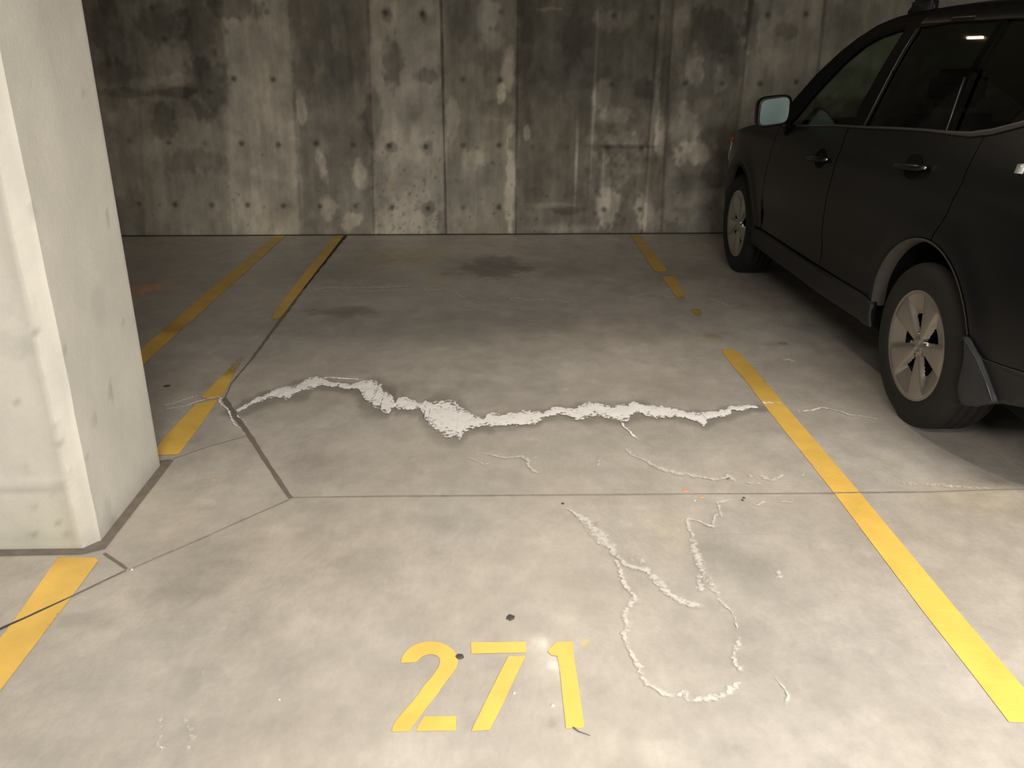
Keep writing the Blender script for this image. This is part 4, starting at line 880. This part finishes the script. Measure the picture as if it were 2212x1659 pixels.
# ---- wheels
def wheel(yc, sg, rot):
    xo = .893                                  # outer tyre face, from the car centre line
    z0 = .352
    R = .236; NR, NT = 44, 240
    def surf(r, th):
        a = (th-rot) % (2*math.pi/5); a = a if a < math.pi/5 else a-2*math.pi/5     # angle from nearest spoke centre
        d = abs(a)*r
        half = .012+.26*max(0, r-.050)          # spokes widen towards the rim
        rim_y = 0
        spoke_h = -.016*(1-min(1, r/.20))**1.3+.002*math.cos(a*5)
        tw = (d-half)/.021
        s = 0 if tw < 0 else (1 if tw > 1 else tw*tw*(3-2*tw))
        pocket = -.026+.022*min(1, max(0, (r-.138)/.075))
        if r < .052: s *= max(0, (r-.040)/.012)
        e = 1 if r < .210 else max(0, 1-(r-.210)/.012)
        h = spoke_h*(1-s)+pocket*s
        h = h*e+(1-e)*(-.001)
        # central hub dish
        if r < .033: h = spoke_h+.004
        return h, s
    V = []; keep = np.ones((NR, NT), bool); idx = {}
    rad = [.0]+list(np.linspace(.008, .226, NR-4))+[.230, .234, .236]
    for i, r in enumerate(rad):
        for j in range(NT):
            th = 2*math.pi*j/NT; h, s = surf(r, th)
            if i >= NR-1: h = -.012
            elif i == NR-2: h = .003
            V.append((-sg*-(h), r*math.cos(th), r*math.sin(th)))
            if s > .90 and .046 < r < .140: keep[i, j] = False
    F = []
    for i in range(NR-1):
        for j in range(NT):
            k = (j+1) % NT
            if keep[i, j] or keep[i, k] or keep[i+1, j] or keep[i+1, k]:
                if not (keep[i, j] and keep[i, k] and keep[i+1, j] and keep[i+1, k]) and not (keep[i, j] or keep[i+1, j]): continue
                f = (i*NT+j, (i+1)*NT+j, (i+1)*NT+k, i*NT+k); F.append(f if sg > 0 else f[::-1])
    V = [(x*1.0, y, z) for x, y, z in V]
    w = mesh_obj('wheel', V, F, M_rim, CAR, smooth=True); w.location = (sg*(xo-.012), yc-CYC, z0)
    # barrel and brake disc
    bm = bmesh.new()
    prof_ = [(-.012, .232), (-.03, .218), (-.19, .214)]; rg = [[bm.verts.new((sg*x, r*math.cos(6.28318*j/64), r*math.sin(6.28318*j/64))) for j in range(64)] for x, r in prof_]
    for k in range(2):
        for j in range(64): bm.faces.new((rg[k][j], rg[k][(j+1) % 64], rg[k+1][(j+1) % 64], rg[k+1][j]))
    bm_obj('rim_barrel', bm, simple('rim_barrel_dark', (.05, .05, .05), .6, metal=.5), w, True)
    bm = bmesh.new(); bmesh.ops.create_circle(bm, cap_ends=True, segments=48, radius=.205)
    for v in bm.verts: v.co = Vector((sg*-.10, v.co.x, v.co.y))
    bm_obj('brake_disc', bm, M_dark, w)
    # tyre
    P_ = [(-.004, .232), (.004, .240), (.011, .252), (.016, .270), (.017, .288), (.014, .305), (.006, .322), (-.004, .335), (-.016, .344), (-.027, .348)]
    g = [(-.034, .350), (-.058, .3515), (-.060, .344), (-.066, .344), (-.068, .352), (-.096, .352), (-.098, .344), (-.105, .344), (-.107, .352), (-.135, .352), (-.137, .344), (-.144, .344), (-.146, .352), (-.170, .3505), (-.182, .346), (-.200, .335), (-.215, .30), (-.21, .25), (-.20, .215)]
    prof_ = P_+g; NTY = 96; V = []; F = []
    for j in range(NTY):
        th = 6.2831853*j/NTY
        for (x, r) in prof_:
            zf = r*math.sin(th)
            if zf < -.3505: zf = -.3505
            V.append((sg*x, r*math.cos(th), zf))
    m_ = len(prof_)
    for j in range(NTY):
        k = (j+1) % NTY
        for i in range(m_-1):
            f = (j*m_+i, k*m_+i, k*m_+i+1, j*m_+i+1); F.append(f if sg < 0 else f[::-1])
    t = mesh_obj('tire', V, F, M_tire, w, smooth=True)
    for k in range(5):
        a = rot+math.pi/5+2*math.pi*k/5
        bm = bmesh.new(); bmesh.ops.create_cone(bm, cap_ends=True, segments=10, radius1=.0105, radius2=.008, depth=.026)
        for v in bm.verts:
            q = v.co.copy(); v.co = Vector((sg*(-.020+q.z), .050*math.cos(a)+q.x, .050*math.sin(a)+q.y))
        bmesh.ops.recalc_face_normals(bm, faces=bm.faces[:]); bm_obj('lug_nut', bm, M_steel, w)
    bm = bmesh.new(); bmesh.ops.create_cone(bm, cap_ends=True, segments=32, radius1=.030, radius2=.026, depth=.014)
    for v in bm.verts:
        q = v.co.copy(); v.co = Vector((sg*(-.018+q.z), q.x, q.y))
    bmesh.ops.recalc_face_normals(bm, faces=bm.faces[:]); bm_obj('center_cap', bm, M_rim, w)
    return w
# rot: spoke angle; 0 points to the front of the car (+y)
for sg in (-1, 1):
    wheel(AR[0], sg, math.radians(0+180)); wheel(AF[0], sg, math.radians(200))

# ================================================================== light
wd = bpy.data.worlds.new('world'); sc.world = wd; wd.use_nodes = True
bg = wd.node_tree.nodes['Background']; bg.inputs[0].default_value = (1.0, .94, .86, 1); bg.inputs[1].default_value = .14
def area(name, loc, rot, sx, sy, power, colr):
    l = bpy.data.lights.new(name, 'AREA'); l.shape = 'RECTANGLE'; l.size = sx; l.size_y = sy; l.energy = power; l.color = colr
    o = bpy.data.objects.new(name, l); col.objects.link(o); o.location = loc; o.rotation_euler = [math.radians(a) for a in rot]; return o
WARM = (1.0, .935, .83)
area('aisle_and_fill_light', (2.3, -.1, 2.62), (0, 0, 0), 1.2, .5, 180, WARM)
area('aisle_and_fill_light', (-.1, -.5, 2.62), (0, 0, 0), 1.2, .5, 82, WARM)  # added lamp that lifts the left foreground
area('aisle_and_fill_light', (-2.2, -1.4, 2.62), (0, 0, 0), 1.2, .35, 22, WARM)
area('aisle_and_fill_light', (.5, -3.6, 2.62), (25, 0, 0), 1.6, .5, 210, WARM)  # added fill behind the camera to brighten the back wall
def aimed(name, loc, to, sx, sy, power, colr, spread):
    o = area(name, loc, (0, 0, 0), sx, sy, power, colr); o.data.spread = math.radians(spread)
    o.rotation_euler = (Vector(to)-Vector(loc)).to_track_quat('-Z', 'Y').to_euler(); return o
aimed('bay_light', (.41, 4.9, 2.60), (.6, 2.4, 0), .08, .12, 7, (1.0, .88, .70), 90)
aimed('bay_light', (1.0, 6.35, 2.60), (2.0, 3.7, 1.5), .10, .018, .10, (1.0, .70, .40), 60)
l = [o for o in sc.objects if o.name.startswith('bay_light')][-1]; l.rotation_euler.rotate_axis('Z', math.radians(40))
